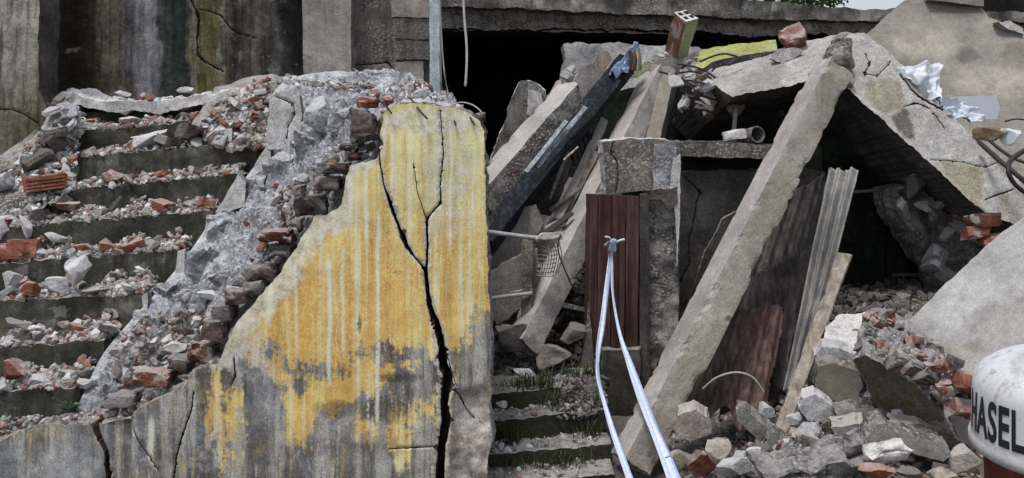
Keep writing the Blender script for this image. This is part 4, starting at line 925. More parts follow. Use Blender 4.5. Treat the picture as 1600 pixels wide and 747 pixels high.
# the two long beams right of the gap
o = beam('concrete_beam', P(812, 548, 5.85), P(1028, 118, 7.5), .16, .19, -.52, [M['concrete'], M['concrete'], M['concrete_dark'], M['concrete_pale'], M['core']], amp=.008, chip=.02, end=.06, seed=24)  # pale left face has the light on its upper side painted in
tag(o, 'long slender concrete beam leaning across the gap behind the brown door', 'beam')
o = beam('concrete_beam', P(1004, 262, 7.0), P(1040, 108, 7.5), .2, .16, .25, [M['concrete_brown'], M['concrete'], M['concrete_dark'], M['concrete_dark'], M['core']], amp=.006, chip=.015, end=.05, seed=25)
tag(o, 'short brownish beam standing behind the pillar cap', 'beam')
for (a, b, w_, h_, ro, mts, lab, sd) in [
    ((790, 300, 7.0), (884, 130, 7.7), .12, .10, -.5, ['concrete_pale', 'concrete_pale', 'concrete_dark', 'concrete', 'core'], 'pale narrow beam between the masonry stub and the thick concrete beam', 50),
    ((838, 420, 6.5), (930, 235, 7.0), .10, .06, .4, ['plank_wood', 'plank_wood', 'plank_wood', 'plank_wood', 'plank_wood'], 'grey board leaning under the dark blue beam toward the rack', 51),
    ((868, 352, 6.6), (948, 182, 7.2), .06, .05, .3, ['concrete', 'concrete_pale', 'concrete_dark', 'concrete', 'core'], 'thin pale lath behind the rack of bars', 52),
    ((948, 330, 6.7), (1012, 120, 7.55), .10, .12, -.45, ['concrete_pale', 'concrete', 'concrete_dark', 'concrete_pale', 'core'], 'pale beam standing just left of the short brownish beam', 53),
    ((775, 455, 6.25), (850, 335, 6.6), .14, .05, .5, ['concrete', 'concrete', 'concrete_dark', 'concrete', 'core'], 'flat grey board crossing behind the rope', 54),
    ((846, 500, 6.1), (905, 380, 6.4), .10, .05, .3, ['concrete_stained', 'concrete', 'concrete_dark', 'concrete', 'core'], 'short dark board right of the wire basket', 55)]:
    o = beam('fallen_beam', P(*a), P(*b), w_, h_, ro, [M[q] for q in mts], amp=.006, chip=.015, end=.05, seed=sd); tag(o, lab, 'beam')
rl = np.random.default_rng(5)
for k in range(22):
    a0, b0 = 775 + 150 * rl.random(), 250 + 260 * rl.random(); L_ = 30 + 70 * rl.random(); an = .6 + .9 * rl.random() * (1 if rl.random() < .75 else -1); Y_ = 6.25 + .8 * rl.random() - .0012 * (b0 - 250)
    o = beam('splintered_lath', P(a0, b0, Y_), P(a0 + L_ * math.cos(an), b0 - L_ * math.sin(an), Y_ + .15), .012 + .03 * rl.random(), .015 + .02 * rl.random(), .3, [M[['plank_wood', 'concrete', 'wire', 'concrete_stained'][k % 4]]], amp=.004, chip=.006, end=.02, seed=300 + k)
    tag(o, '%s splintered lath in the dark tangle between yellow wall and door' % ['weathered wooden', 'pale grey', 'black', 'stained grey'][k % 4], 'lath', 'laths in the gap')
# rope, pipes, mesh
o = tube('grey_rope', [P(752, 361, 5.9), P(790, 366, 5.9), P(830, 371, 5.88), P(862, 373, 5.85), P(878, 368, 5.85)], .014, M['pipe_grey'], n=8); tag(o, 'grey rope stretched from the yellow wall to the leaning beam', 'rope')
o = tube('loose_wire', [P(876, 366, 5.82), P(872, 390, 5.8), P(884, 425, 5.8), P(898, 455, 5.85)], .005, M['wire']); tag(o, 'thin dark wire hanging from the end of the grey rope', 'wire')
o = tube('metal_pipe', [P(752, 468, 5.95), P(790, 463, 5.95), P(832, 458, 5.95)], .013, M['pipe_grey']); tag(o, 'thicker grey pipe sticking out beside the yellow wall, below the rope', 'pipe')
o = tube('metal_pipe', [P(796, 458, 6.02), P(834, 451, 6.02)], .010, M['pipe_grey']); tag(o, 'thin grey pipe just above the thicker pipe by the yellow wall', 'pipe')
o = beam('timber_post', P(824, 500, 5.98), P(826, 376, 6.05), .075, .06, .3, [M['concrete_stained']], seed=26); tag(o, 'short grey post between the rope and the pipes', 'post')
mb = empty('wire_basket', P(855, 430, 5.9))
for k in range(9):
    x = 840 + 4 * k
    tube('mesh_wire', [P(x, 374, 5.9), P(x + 6, 400, 5.92), P(x, 434 - k, 5.9)], .0035, M['mesh_grey'], mb, k=4, n=5)
    y = 378 + 6.5 * k
    tube('mesh_wire', [P(838, y, 5.9), P(856, y + 2, 5.86), P(876 - k * 1.4, y, 5.9)], .0035, M['mesh_grey'], mb, k=4, n=5)
tag(mb, 'small grey wire mesh basket hanging under the rope', 'basket')
o = panel('white_cloth', [(838, 374), (846, 366), (866, 364), (884, 360), (880, 374)], 5.84, .02, M['plaster_white'], h=5, jag=1, amp=.01, seed=97); tag(o, 'scrap of pale cloth lying on the rope end', 'cloth')

# ------------------------------------------------------------------ lower steps in the gap
ls = empty('lower_steps', P(850, 700, 5.2))
for k, (yl, yr, Y, wr) in enumerate([(758, 742, 4.86, 960), (712, 694, 5.08, 955), (660, 640, 5.30, 948), (617, 600, 5.52, 940)]):
    panel('step', [(752, yl), (wr, yr), (wr, yr + 46), (752, yl + 46)], Y, (0, .4, 0), M['step_grass'], M['step_grass'], h=6, jag=2.0, amp=.02, rim_amp=.015, seed=120 + k, parent=ls, rows=5)
tag(ls, 'low worn concrete steps overgrown with grass in the gap beside the yellow wall', 'steps')

# ------------------------------------------------------------------ door pillar, door
dp = empty('door_pillar', P(1000, 620, 6.0))
panel('cap', [(941, 222), (985, 216), (1062, 220), (1064, 300), (1012, 303), (1010, 296), (948, 304), (945, 262)], 5.98, (0, .34, 0), M['concrete_stained'], M['plaster_white'], h=6, jag=1.4, amp=.014, seed=130, parent=dp,
      cracks=[dict(pts=[(958, 222, 2), (954, 240, 3), (964, 252, 3), (966, 280, 2), (962, 302, 2)], depth=.04)])
panel('shaft', [(1012, 298), (1062, 296), (1060, 400), (1060, 520), (1030, 560), (1012, 620)], 6.0, (0, .3, 0), M['core'], M['concrete_stained'], h=5, jag=1.8, amp=.045, nscale=11, seed=131, parent=dp)
panel('render_strip', [(1022, 226), (1056, 222), (1060, 300), (1034, 304), (1020, 300)], 5.955, (0, .05, 0), M['mortar'], M['core'], h=5, jag=1.6, amp=.02, seed=132, parent=dp)
panel('plaster_strip', [(1052, 246), (1063, 240), (1063, 340), (1058, 420), (1055, 330), (1046, 296)], 5.94, (0, .05, 0), M['plaster_white'], M['core'], h=5, jag=1.2, amp=.008, seed=133, parent=dp)
panel('jamb', [(1000, 305), (1014, 303), (1015, 640), (1000, 640)], 5.94, (0, .2, 0), M['concrete_dark'], M['concrete_dark'], h=8, jag=.6, amp=.005, seed=134, parent=dp)
panel('broken_edge', [(1012, 296), (1060, 292), (1058, 318), (1046, 330), (1034, 314), (1016, 312)], 5.93, (0, .06, 0), M['core_dark'], M['core'], h=4, jag=2.6, amp=.03, seed=135, parent=dp)
tag(dp, 'ruined concrete door pillar with a broad cap and rough crumbling shaft', 'pillar')
door = empty('wooden_door', P(955, 660, 5.95))
xs = [917, 936, 957, 979, 1000]
for k in range(4):
    a, b = xs[k], xs[k + 1] - 1.2
    panel('plank', [(a, 303 + k), (b, 304 + k), (b - 3, 552), (a - 3 + k * .5, 556)], [5.93, 5.94, 5.94, 5.93], .03, M['door_wood'], h=8, jag=.5, amp=.002, rim_amp=.002, seed=140 + k, parent=door)
panel('backing', [(919, 306), (998, 308), (994, 550), (916, 553)], 5.97, .02, M['wire'], h=20, jag=.3, seed=146, parent=door)
tag(door, 'dark brown plank door half open below the pillar cap', 'door')
o = panel('door_post', [(906, 600), (912, 540), (920, 470), (928, 560), (930, 620), (908, 622)], 5.9, .1, M['concrete_stained'], h=7, jag=1.2, amp=.01, seed=147); tag(o, 'narrow grey stone edge at the foot of the brown door', 'stone edge')
o = panel('concrete_post', [(942, 548), (1000, 546), (1000, 690), (936, 690)], 5.86, .2, M['concrete_dark'], M['core'], h=8, jag=1.2, amp=.01, seed=148); tag(o, 'dark concrete block below the brown door', 'block')

# ------------------------------------------------------------------ lintel, stained panel, dark sheets under the column
o = panel('lintel', [(1062, 222), (1110, 222), (1170, 224), (1262, 228), (1262, 250), (1120, 246), (1066, 244)], 6.25, (0, .5, 0), M['concrete_stained'], M['concrete_dark'], h=7, jag=1.4, amp=.012, seed=150)
tag(o, 'grey concrete lintel running right from the pillar cap', 'lintel')
def stain_panel(x, y):
    p = np.stack([x * .02, y * .02, 0 * x], -1); k = fbm(p, 2.0, 4, 4)
    c = np.array(A('#4a4846')[:3]) * (1 + .4 * k)[:, None]
    w = np.clip(1 - np.abs(y - 320 - 20 * k) / 45, 0, 1) * np.clip(1 - np.abs(x - 1100) / 45, 0, 1)
    return c * (1 - .6 * w)[:, None] + np.array(A('#7f7d79')[:3]) * (.6 * w)[:, None]
o = panel('stained_wall', [(1062, 268), (1120, 266), (1200, 268), (1262, 262), (1290, 268), (1290, 660), (1062, 660)], 6.45, .15, M['panel_grime'], M['core'], h=7, jag=1.5, amp=.012, color=stain_panel, seed=151,
    cracks=[dict(pts=[(1068, 275, 2), (1082, 288, 2.5), (1094, 300, 3), (1088, 318, 3), (1084, 345, 2), (1076, 380, 2), (1078, 410, 2), (1064, 440, 2)], depth=.03)])
tag(o, 'stained grey wall with a wandering crack between pillar and leaning column', 'wall')
o = panel('fallen_board', [(1075, 470), (1100, 400), (1128, 345), (1150, 330), (1150, 420), (1120, 480)], 6.3, .04, M['concrete_dark'], M['core'], h=8, jag=2, amp=.006, seed=152); tag(o, 'dark board leaning on the stained wall behind the column', 'board')

def corrugated(name, c00, c10, c11, c01, waves, amp, mat, nu, nv, seed, label, keep=None, bend=0.0):
    f = lambda u, v: np.sin(u * waves * 2 * math.pi) * amp + bend * np.sin(v * math.pi) + fbm(np.stack([u * 3, v * 5, 0 * u + seed], -1), 1.0, 3, seed) * amp * .9
    o = sheet(name, c00, c10, c11, c01, nu, nv, f, mat, .003, keep=keep); tag(o, label, 'metal sheet'); return o
def ragged(seed, e0=.03, e1=.06, s=.03):
    def k(u, v):
        p = np.stack([u * 9, v * 9, 0 * u + seed], -1); n = fbm(p, 1.0, 3, seed)
        q = fbm(np.stack([u * 4, 0 * v, 0 * u + seed + 3], -1), 1.0, 2, seed + 1)
        return (v > e0 * (1 + q * 1.5)) & (v < 1 - e1 * (1 + q * 1.3)) & (u > s * (.6 + n)) & (u < 1 - s * (.6 + n))
    return k
corrugated('dark_sheet', P(1130, 480, 6.0), P(1236, 470, 5.95), P(1292, 262, 6.2), P(1196, 300, 6.25), 5, .012, M['dark_sheet'], 60, 60, 3, 'dark grey corrugated sheet standing behind the leaning column', ragged(4))
corrugated('dark_sheet', P(1120, 665, 5.55), P(1228, 610, 5.55), P(1262, 380, 5.9), P(1150, 420, 5.9), 4, .012, M['dark_sheet'], 60, 60, 8, 'slate coloured corrugated sheet below the dark sheet, right of the column', ragged(9))
corrugated('rusty_sheet', P(1050, 660, 5.35), P(1196, 690, 5.3), P(1232, 470, 5.6), P(1120, 470, 5.65), 6, .014, M['rust_sheet'], 70, 70, 5, 'torn rusty brown corrugated sheet at the foot of the column', ragged(11, .12, .05, .06))
corrugated('zinc_sheet', P(1222, 616, 5.2), P(1252, 618, 5.15), P(1344, 262, 5.55), P(1297, 250, 5.6), 3, .016, M['zinc'], 56, 90, 6, 'bright silvery corrugated metal strip standing on end', ragged(12, .01, .03, .03))
o = beam('timber_plank', P(1216, 688, 4.9), P(1324, 388, 5.35), .075, .03, .35, [M['plank_wood']], amp=.006, chip=.02, end=.05, seed=27); tag(o, 'weathered grey plank leaning right of the silvery metal strip', 'plank')
o = tube('rebar_rod', [P(1335, 300, 6.3), P(1390, 296, 6.4), P(1450, 292, 6.6)], .012, M['rebar']); tag(o, 'grey rod sticking out in the dark under the roof slab', 'rod')
o = tube('bent_strip', [P(1098, 608, 5.1), P(1120, 590, 5.05), P(1150, 582, 5.05), P(1176, 590, 5.05), P(1194, 614, 5.05)], .006, M['pipe_grey']); tag(o, 'thin pale strip arching over the rusty sheet', 'strip')
# inside things, dimly seen
gd = empty('double_door', P(1400, 560, 6.75))
for k, (a, b) in enumerate([(1288, 1382), (1386, 1474)]):
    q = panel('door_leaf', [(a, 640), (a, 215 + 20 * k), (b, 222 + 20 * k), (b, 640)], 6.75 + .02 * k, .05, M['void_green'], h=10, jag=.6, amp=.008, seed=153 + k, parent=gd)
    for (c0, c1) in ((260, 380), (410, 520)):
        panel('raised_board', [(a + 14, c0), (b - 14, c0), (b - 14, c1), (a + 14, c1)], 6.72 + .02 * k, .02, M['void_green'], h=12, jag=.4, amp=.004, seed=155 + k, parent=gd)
beam('handle', P(1394, 430, 6.68), P(1444, 430, 6.68), .025, .03, 0, [M['rebar']], parent=gd, seed=3)
tag(gd, 'dark green double door dimly seen in the void under the roof slab', 'door')
o = panel('masonry_remnant', [(1400, 300), (1440, 290), (1480, 310), (1560, 340), (1600, 350), (1600, 460), (1500, 500), (1474, 430), (1450, 400), (1412, 350)], 6.15, .4, M['core'], M['core'], h=6, jag=4, amp=.12, nscale=7, seed=154); tag(o, 'crumbling masonry remnant under the low end of the roof slab', 'masonry')
for k, (a, b, w, h, m, lab) in enumerate([(1536, 346, 52, 22, 'brick', 'pinkish brick lying at the low end of the roof slab'), (1524, 366, 40, 20, 'brick', 'reddish brick under the pinkish brick by the roof slab end'), (1546, 376, 30, 16, 'brick_orange', 'small orange brick piece by the roof slab end')]):
    c = np.array(P(a, b, 5.55)); s = 5.55 / FPX
    o = beam('brick', c - np.array([w * s / 2, 0, 0]), c + np.array([w * s / 2, 0, .01]), h * s, .11, .1, [M[m]], seg=.02, chip=.022, amp=.008, cthr=0, end=.01, seed=60 + k); tag(o, lab, 'brick')

# ------------------------------------------------------------------ leaning column
lc = beam('leaning_column', P(982, 735, 4.95), P(1302, 106, 6.0), .185, .185, -.47, [M['column_moss'], M['column_moss'], M['concrete_dark'], M['column_face'], M['core']], amp=.004, chip=.026, cthr=.10, end=.05, seg=.022, side=9, seed=28)
tag(lc, 'big square concrete column leaning against the collapsed roof, mossy on one side', 'column')

# ------------------------------------------------------------------ collapsed roof: two slab wings
def patches(base, items, seed, wob=7.0):
    def f(x, y):
        q = np.stack([x * .05, y * .05, 0 * x + seed], -1); w = fbm(q, 1.6, 5, seed, .6) * wob
        c = np.array(A(base)[:3])[None] * (1 + .22 * fbm(q, .7, 5, seed + 3, .6))[:, None]
        for poly, col, soft in items:
            m = sstep(-soft, soft, sdpoly(x, y, poly) + w); c = c * (1 - m)[:, None] + (np.array(A(col)[:3])[None] * (1 + .25 * fbm(q, 1.5, 4, seed + 7))[:, None]) * m[:, None]
        return c
    return f
ell = lambda cx, cy, rx, ry: [(cx + rx * math.cos(k / 14 * 6.2832), cy + ry * math.sin(k / 14 * 6.2832)) for k in range(14)]
wingL = patches('#8f8d8b', [([(1140, 158), (1150, 138), (1180, 110), (1206, 96), (1232, 90), (1216, 138)], '#7f7a76', 1.5), ([(1104, 125), (1120, 100), (1160, 96), (1150, 130)], '#8d8b88', 2), ([(1280, 130), (1300, 60), (1330, 45), (1335, 70)], '#6b6763', 3)], 3)
wingR = patches('#8f8e8c', [([(1352, 132), (1362, 126), (1402, 124), (1414, 150), (1408, 172), (1376, 178), (1348, 150)], '#7d796a', 1.2), ([(1464, 252), (1500, 250), (1536, 268), (1534, 300), (1540, 336), (1490, 290)], '#7f7b6b', 1.2), ([(1392, 182), (1418, 170), (1426, 196), (1430, 222), (1400, 202)], '#57524e', 1.2),
    ([(1330, 110), (1350, 128), (1340, 150), (1316, 130)], '#8a8581', 2), ([(1440, 160), (1462, 172), (1474, 196), (1452, 190)], '#8c8884', 2), ([(1560, 300), (1620, 290), (1620, 350), (1560, 348)], '#8f8a83', 3)], 5, 5.0)
slabB = patches('#77726c', [(ell(1510, 86, 18, 14), '#5c5753', 2.5), (ell(1590, 84, 26, 20), '#6a655f', 5), ([(1440, -10), (1540, 0), (1530, 30), (1470, 30)], '#6a6560', 8), (ell(1450, 70, 50, 24), '#8b857a', 14), (ell(1550, 130, 60, 24), '#8a847a', 14), (ell(1420, 110, 30, 20), '#6f6961', 10)], 9, 9.0)
slabF = patches('#8c8b8a', [(ell(1500, 470, 60, 40), '#949393', 24), (ell(1570, 520, 60, 50), '#858280', 24), (ell(1490, 545, 50, 12), '#827d77', 12)], 11, 16.0)
o = panel('roof_slab_wing', [(1104, 122), (1120, 106), (1160, 98), (1205, 84), (1228, 72), (1262, 62), (1326, 50), (1330, 66), (1308, 96), (1286, 118), (1256, 128), (1206, 138), (1146, 153), (1128, 142)],
    [6.75, 6.8, 6.8, 6.8, 6.8, 6.8, 6.7, 6.5, 6.3, 6.2, 6.2, 6.2, 6.25, 6.5], (0.0, 1.5, -.30), M['slab_paint'], M['concrete_dark'], h=3.5, jag=1.6, amp=.014, seed=160, color=wingL)  # dark underside: shade of the downward face put into its colour
tag(o, 'pale roof slab wing sloping left from the ridge, dark underneath', 'roof slab')
o = panel('roof_slab_wing', [(1320, 58), (1328, 50), (1352, 52), (1378, 72), (1406, 99), (1440, 134), (1471, 168), (1512, 202), (1555, 238), (1610, 300), (1700, 385), (1700, 440), (1615, 362), (1570, 345), (1540, 333), (1486, 285), (1430, 234), (1376, 184), (1322, 136), (1300, 112)],
    [6.15, 6.2, 6.2, 6.15, 6.1, 6.0, 5.95, 5.9, 5.8, 5.7, 5.5, 5.4, 5.45, 5.5, 5.55, 5.65, 5.75, 5.9, 6.0, 6.1], (.05, 1.5, -.14), M['slab_paint'], M['concrete_dark'], color=wingR, h=4, jag=1.8, amp=.012, seed=161,  # darker rim paints the shade beneath this wing as well
    cracks=[dict(pts=[(1408, 118, 3), (1424, 140, 4), (1440, 154, 5), (1470, 171, 4)], depth=.05), dict(pts=[(1412, 168, 2), (1428, 162, 3), (1440, 164, 3), (1452, 170, 3)], depth=.04),
            dict(pts=[(1352, 84, 1.6), (1360, 100, 2), (1350, 116, 2), (1372, 118, 1.6), (1392, 96, 1.6)], depth=.03), dict(pts=[(1455, 250, 1.2), (1500, 252, 1.5), (1540, 262, 1.5), (1562, 252, 1.2)], depth=.02),
            dict(pts=[(1540, 312, 3), (1560, 304, 4), (1584, 296, 3)], depth=.03), dict(pts=[(1460, 180, 2), (1475, 200, 2)], depth=.03)])
tag(o, 'cracked patchy roof slab wing sloping down right from the ridge', 'roof slab')
o = panel('ridge_rubble', [(1286, 118), (1300, 84), (1318, 58), (1330, 60), (1336, 100), (1330, 138), (1312, 128), (1296, 130)], 5.98, .2, M['core'], M['core'], h=4, jag=3, amp=.07, nscale=13, seed=162); tag(o, 'crumbled concrete at the ridge where the two roof wings and the column meet', 'concrete lump')
# slab behind
o = panel('big_slab', [(1340, 70), (1362, 46), (1382, 26), (1404, 8), (1424, -8), (1530, 6), (1545, 26), (1572, 38), (1610, 54), (1720, 76), (1900, 130), (1960, 330), (1600, 300), (1500, 210), (1410, 130)],
    [7.3, 7.4, 7.5, 7.5, 7.6, 7.6, 7.5, 7.4, 7.3, 7.2, 7.0, 6.5, 6.6, 6.9, 7.1], .14, M['slab_smooth'], M['core'], h=5, jag=1.5, amp=.012, seed=163, color=slabB)
tag(o, 'large smooth brownish concrete slab rising behind the right roof wing', 'slab')
o = panel('slab_piece', [(1448, -20), (1538, -14), (1538, 10), (1500, 6), (1452, 0)], 7.45, .2, M['concrete'], M['core'], h=6, jag=1.2, amp=.01, seed=164); tag(o, 'grey slab piece lying on top of the large brownish slab', 'slab')
o = panel('slab_splinter', [(1560, 34), (1578, 32), (1598, 44), (1600, 54), (1572, 44)], 7.3, .1, M['plaster_white'], M['core'], h=4, jag=1.5, amp=.01, seed=165); tag(o, 'pale splinter on the right shoulder of the large brownish slab', 'concrete lump')
o = panel('lime_slab', [(1086, 108), (1094, 78), (1140, 70), (1212, 62), (1214, 78), (1180, 84), (1150, 88), (1116, 96), (1100, 106)], [7.2, 7.5, 7.6, 7.6, 7.4, 7.3, 7.3, 7.2, 7.1], .12, M['lime'], M['core'], h=6, jag=1.3, amp=.008, seed=166); tag(o, 'lime green painted wall piece lying on the debris top', 'wall piece')
o = panel('green_patch_slab', [(968, 122), (970, 108), (1010, 98), (1050, 92), (1060, 104), (1030, 118)], 7.7, .1, M['pale_green'], M['plaster_white'], h=6, jag=1.2, amp=.008, seed=167); tag(o, 'strip of pale green plaster beside the bluish plastic wrap', 'wall piece')
o = panel('slab_fragment', [(1000, 128), (1024, 96), (1066, 84), (1070, 96), (1050, 130), (1016, 134)], 7.6, .08, M['concrete'], M['core'], h=6, jag=1.4, amp=.008, seed=168); tag(o, 'grey slab fragment under the upright hollow brick', 'slab')

# hollow bricks
def hollow_brick(name, base, top, w, d, mats, seed, label, roll):
    A0 = np.array(base); B0 = np.array(top)
    e = empty(name, base)
    beam('body', A0, B0, w, d, roll, mats, parent=e, amp=.006, chip=.015, seg=.025, side=6, seed=seed)
    ax = (B0 - A0) / np.linalg.norm(B0 - A0)
    view = np.array([0, 0, EYE]) - (A0 + B0) / 2; s = np.cross(ax, view); s /= np.linalg.norm(s); u = np.cross(s, ax)
    s, u = s * math.cos(roll) + u * math.sin(roll), -s * math.sin(roll) + u * math.cos(roll)
    for a in (-.22, .22):
        for b in (-.22, .22):
            q = B0 + s * a * w + u * b * d
            beam('hole_shade', q - ax * .02, q + ax * .0035, w * .26, d * .26, roll, [M['void']], parent=e, amp=0, chip=.004, side=2, seed=2)  # solid dark plugs painted as the shade inside the openings
    return tag(e, label, 'brick')
hollow_brick('hollow_brick', P(1058, 84, 7.4), P(1072, 24, 7.2), .145, .13, [M['brick'], M['pale_green'], M['brick'], M['brick'], M['plaster_white']], 3, 'upright hollow brick, one side green plaster and one side red', .75)
o = beam('brick', P(1222, 66, 6.7), P(1256, 52, 6.7), .14, .14, .5, [M['brick'], M['brick'], M['brick'], M['stone_pink'], M['brick']], amp=.012, chip=.04, cthr=-.1, end=.03, seed=5, seg=.02, side=6); tag(o, 'pinkish brick chunk perched on the left roof wing', 'brick')
o = panel('mortar_smear', [(1205, 92), (1215, 78), (1240, 74), (1255, 80), (1240, 92), (1222, 100)], 6.55, .05, M['plaster_white'], M['core'], h=4, jag=2, amp=.03, seed=169); tag(o, 'pale mortar lump stuck below the pinkish brick chunk', 'mortar lump')

# white sheets and sacks
o = crumple('plastic_sheet', P(1402, 104, 6.05), P(1466, 100, 6.25), P(1476, 172, 5.98), P(1448, 150, 5.95), .07, M['plastic_white'], 7); tag(o, 'crumpled white plastic sheet hanging behind the cracked roof wing', 'plastic sheet')
o = crumple('plastic_sheet', P(1468, 158, 5.98), P(1480, 180, 5.9), P(1540, 192, 5.9), P(1510, 160, 6.0), .06, M['plastic_white'], 9); tag(o, 'folded white plastic bag between the hanging sheet and the white board', 'plastic bag')
o = panel('white_board', [(1478, 152), (1556, 149), (1562, 168), (1558, 186), (1516, 186)], [6.1] * 5, .05, M['plastic_white'], M['plaster_white'], h=7, jag=.8, amp=.006, seed=170); tag(o, 'flat white board lying against the large brownish slab', 'board')
for k, (a, b, c_, d_) in enumerate([(1484, 158, 6, 3), (1490, 156, 5, 3), (1497, 162, 4, 2.5)]):
    q = panel('print_mark', [(a - c_, b), (a, b - d_), (a + c_, b), (a, b + d_)], 6.08, .004, M['brick_orange'] if k < 2 else M['wire'], h=3, jag=.5, amp=0, seed=k); attach(q, o)
sk = empty('burst_sack', P(1560, 236, 5.75))
v, f = rock_arrays(77, 4, flat=.8, long=1.6, cuts=4, rough=.16); s = .12
for nm, mt, off, scl in [('sack_body', 'bag_brown', (1556, 208, 5.8), (.13, .1, .1)), ('sack_lining', 'plastic_white', (1582, 212, 5.75), (.07, .08, .12))]:
    vv = v * np.array(scl) + np.array(P(*off)); link(nm, mesh_data(nm, vv, [f], [M[mt]], None, True), sk)
tag(sk, 'burst brown and white sack on the edge of the right roof wing', 'sack')
for k, (pts, lab) in enumerate([([(1530, 222, 5.75), (1556, 246, 5.6), (1580, 266, 5.5), (1620, 300, 5.4)], 'black cable running down the edge of the right roof wing, innermost of three'),
                  ([(1542, 216, 5.8), (1566, 236, 5.7), (1590, 250, 5.6), (1630, 262, 5.5)], 'black cable beside the burst sack, uppermost of three'),
                  ([(1606, 232, 5.4), (1580, 250, 5.35), (1576, 270, 5.3), (1590, 292, 5.3), (1620, 312, 5.3)], 'looped black cable hanging over the right roof wing')]):
    o = tube('cable', [P(*q) for q in pts], .014 if k != 1 else .01, M['wire']); tag(o, lab, 'cable', 'cables beside the burst sack')
o = tube('wire', [P(1570, 190, 6.3), P(1590, 186, 6.3), P(1625, 192, 6.2)], .006, M['wire']); tag(o, 'thin wire on the large brownish slab above the sack', 'wire')

# tangle between the beams and the roof wing
for k, (pts) in enumerate([[(1046, 118), (1080, 112), (1110, 122), (1140, 150)], [(1050, 130), (1085, 126), (1120, 140), (1146, 160)], [(1030, 112), (1060, 122), (1100, 150), (1130, 158)], [(1066, 168), (1072, 178), (1084, 182), (1076, 170)], [(1060, 100), (1096, 108), (1128, 128), (1150, 136)], [(1094, 96), (1130, 84), (1160, 92)]]):
    o = tube('reinforcing_wire', [P(a, b, 6.6 + .05 * ((k * 3 + j) % 4)) for j, (a, b) in enumerate(pts)], .007, M['wire']); tag(o, 'bent reinforcing wire in the tangle left of the pale roof wing', 'wire', 'wires in the tangle')
o = beam('concrete_stump', P(1146, 208, 6.5), P(1151, 168, 6.6), .032, .03, 0, [M['concrete']], seed=5); tag(o, 'small concrete stub hanging under the left roof wing', 'concrete stub')
o = beam('plaster_block', P(1130, 214, 6.35), P(1164, 209, 6.35), .07, .08, .1, [M['plaster_white']], amp=.01, chip=.02, seed=6, seg=.02); tag(o, 'white plaster block on the lintel', 'block')
def ring(name, c, R, Lh, mat, label):
    e = np.array(c); n = 28; V = []; ax = np.array([.35, -.9, .15]); ax /= np.linalg.norm(ax); s = np.cross(ax, (0, 0, 1.0)); s /= np.linalg.norm(s); u = np.cross(s, ax)
    prof = [(R, 0), (R, Lh), (R * .86, Lh), (R * .86, 0)]
    for k in range(n):
        a = 2 * math.pi * k / n
        for (r, l) in prof: V.append(e + (s * math.cos(a) + u * math.sin(a)) * r - ax * l)
    Q = []
    for k in range(n):
        k2 = (k + 1) % n
        for j in range(4): Q.append((k * 4 + j, k * 4 + (j + 1) % 4, k2 * 4 + (j + 1) % 4, k2 * 4 + j))
    o = link(name, mesh_data(name, V, [np.array(Q, np.int32)], [mat], None, False)); return tag(o, label, 'pipe')
ring('pipe_end', P(1184, 210, 6.3), .056, .3, M['concrete_stained'], 'open end of a short pipe lying on the lintel')

# ------------------------------------------------------------------ right foreground slab and masonry
o = panel('tilted_slab', [(1900, 130), (1760, 226), (1600, 338), (1560, 368), (1520, 404), (1478, 442), (1440, 482), (1402, 520), (1396, 538), (1440, 548), (1500, 585), (1560, 640), (1660, 700), (1900, 560)],
    [4.6, 4.75, 4.95, 5.0, 5.0, 5.05, 5.05, 5.05, 5.0, 4.75, 4.45, 4.1, 3.9, 3.85], .09, M['slab_smooth'], M['core'], h=5, jag=1.4, amp=.01, seed=180, color=slabF)
tag(o, 'large smooth pale slab sloping down behind the white container', 'slab')
mc = panel('masonry_chunk', [(1334, 562), (1352, 556), (1374, 566), (1404, 584), (1432, 604), (1456, 628), (1474, 654), (1440, 662), (1404, 650), (1368, 634), (1352, 600)], [4.42, 4.42, 4.38, 4.32, 4.28, 4.24, 4.22, 4.36, 4.44, 4.5, 4.48], (.17, .34, .155), M['masonry_face'], M['mortar_grey'], h=5, jag=1.6, amp=.008, rim_amp=.05, seed=181)
tag(mc, 'big masonry chunk, smooth brown face below and broken brick edge on top', 'masonry chunk')
for k, (a, b, w, h, m, r) in enumerate([(1480, 606, 34, 34, 'brick', 1.2), (1506, 596, 34, 30, 'brick_orange', .3), (1500, 640, 40, 24, 'brick', .2), (1448, 588, 30, 20, 'brick_mauve', .5), (1466, 574, 26, 18, 'brick', .6), (1400, 566, 24, 18, 'brick_mauve', .4), (1426, 576, 26, 18, 'brick_mauve', .5), (1490, 572, 26, 18, 'brick_mauve', .3), (1380, 546, 22, 14, 'brick', .2)]):
    c = np.array(P(a, b, 4.29 - .0011 * (a - 1380))); s = 4.4 / FPX; d = np.array([math.cos(r), .25, -math.sin(r)]) * w * s / 2
    beam('brick', c - d, c + d, h * s, .09, .2 * k, [M[m]], parent=mc, seg=.014, side=5, chip=.03, amp=.01, cthr=-.1, end=.02, seed=200 + k)
_top = [(P(a, b, Y_)) for a, b, Y_ in ((1334, 562, 4.42), (1352, 556, 4.42), (1374, 566, 4.38), (1404, 584, 4.32), (1432, 604, 4.28), (1456, 628, 4.24), (1474, 654, 4.22))]
rb = np.random.default_rng(9)
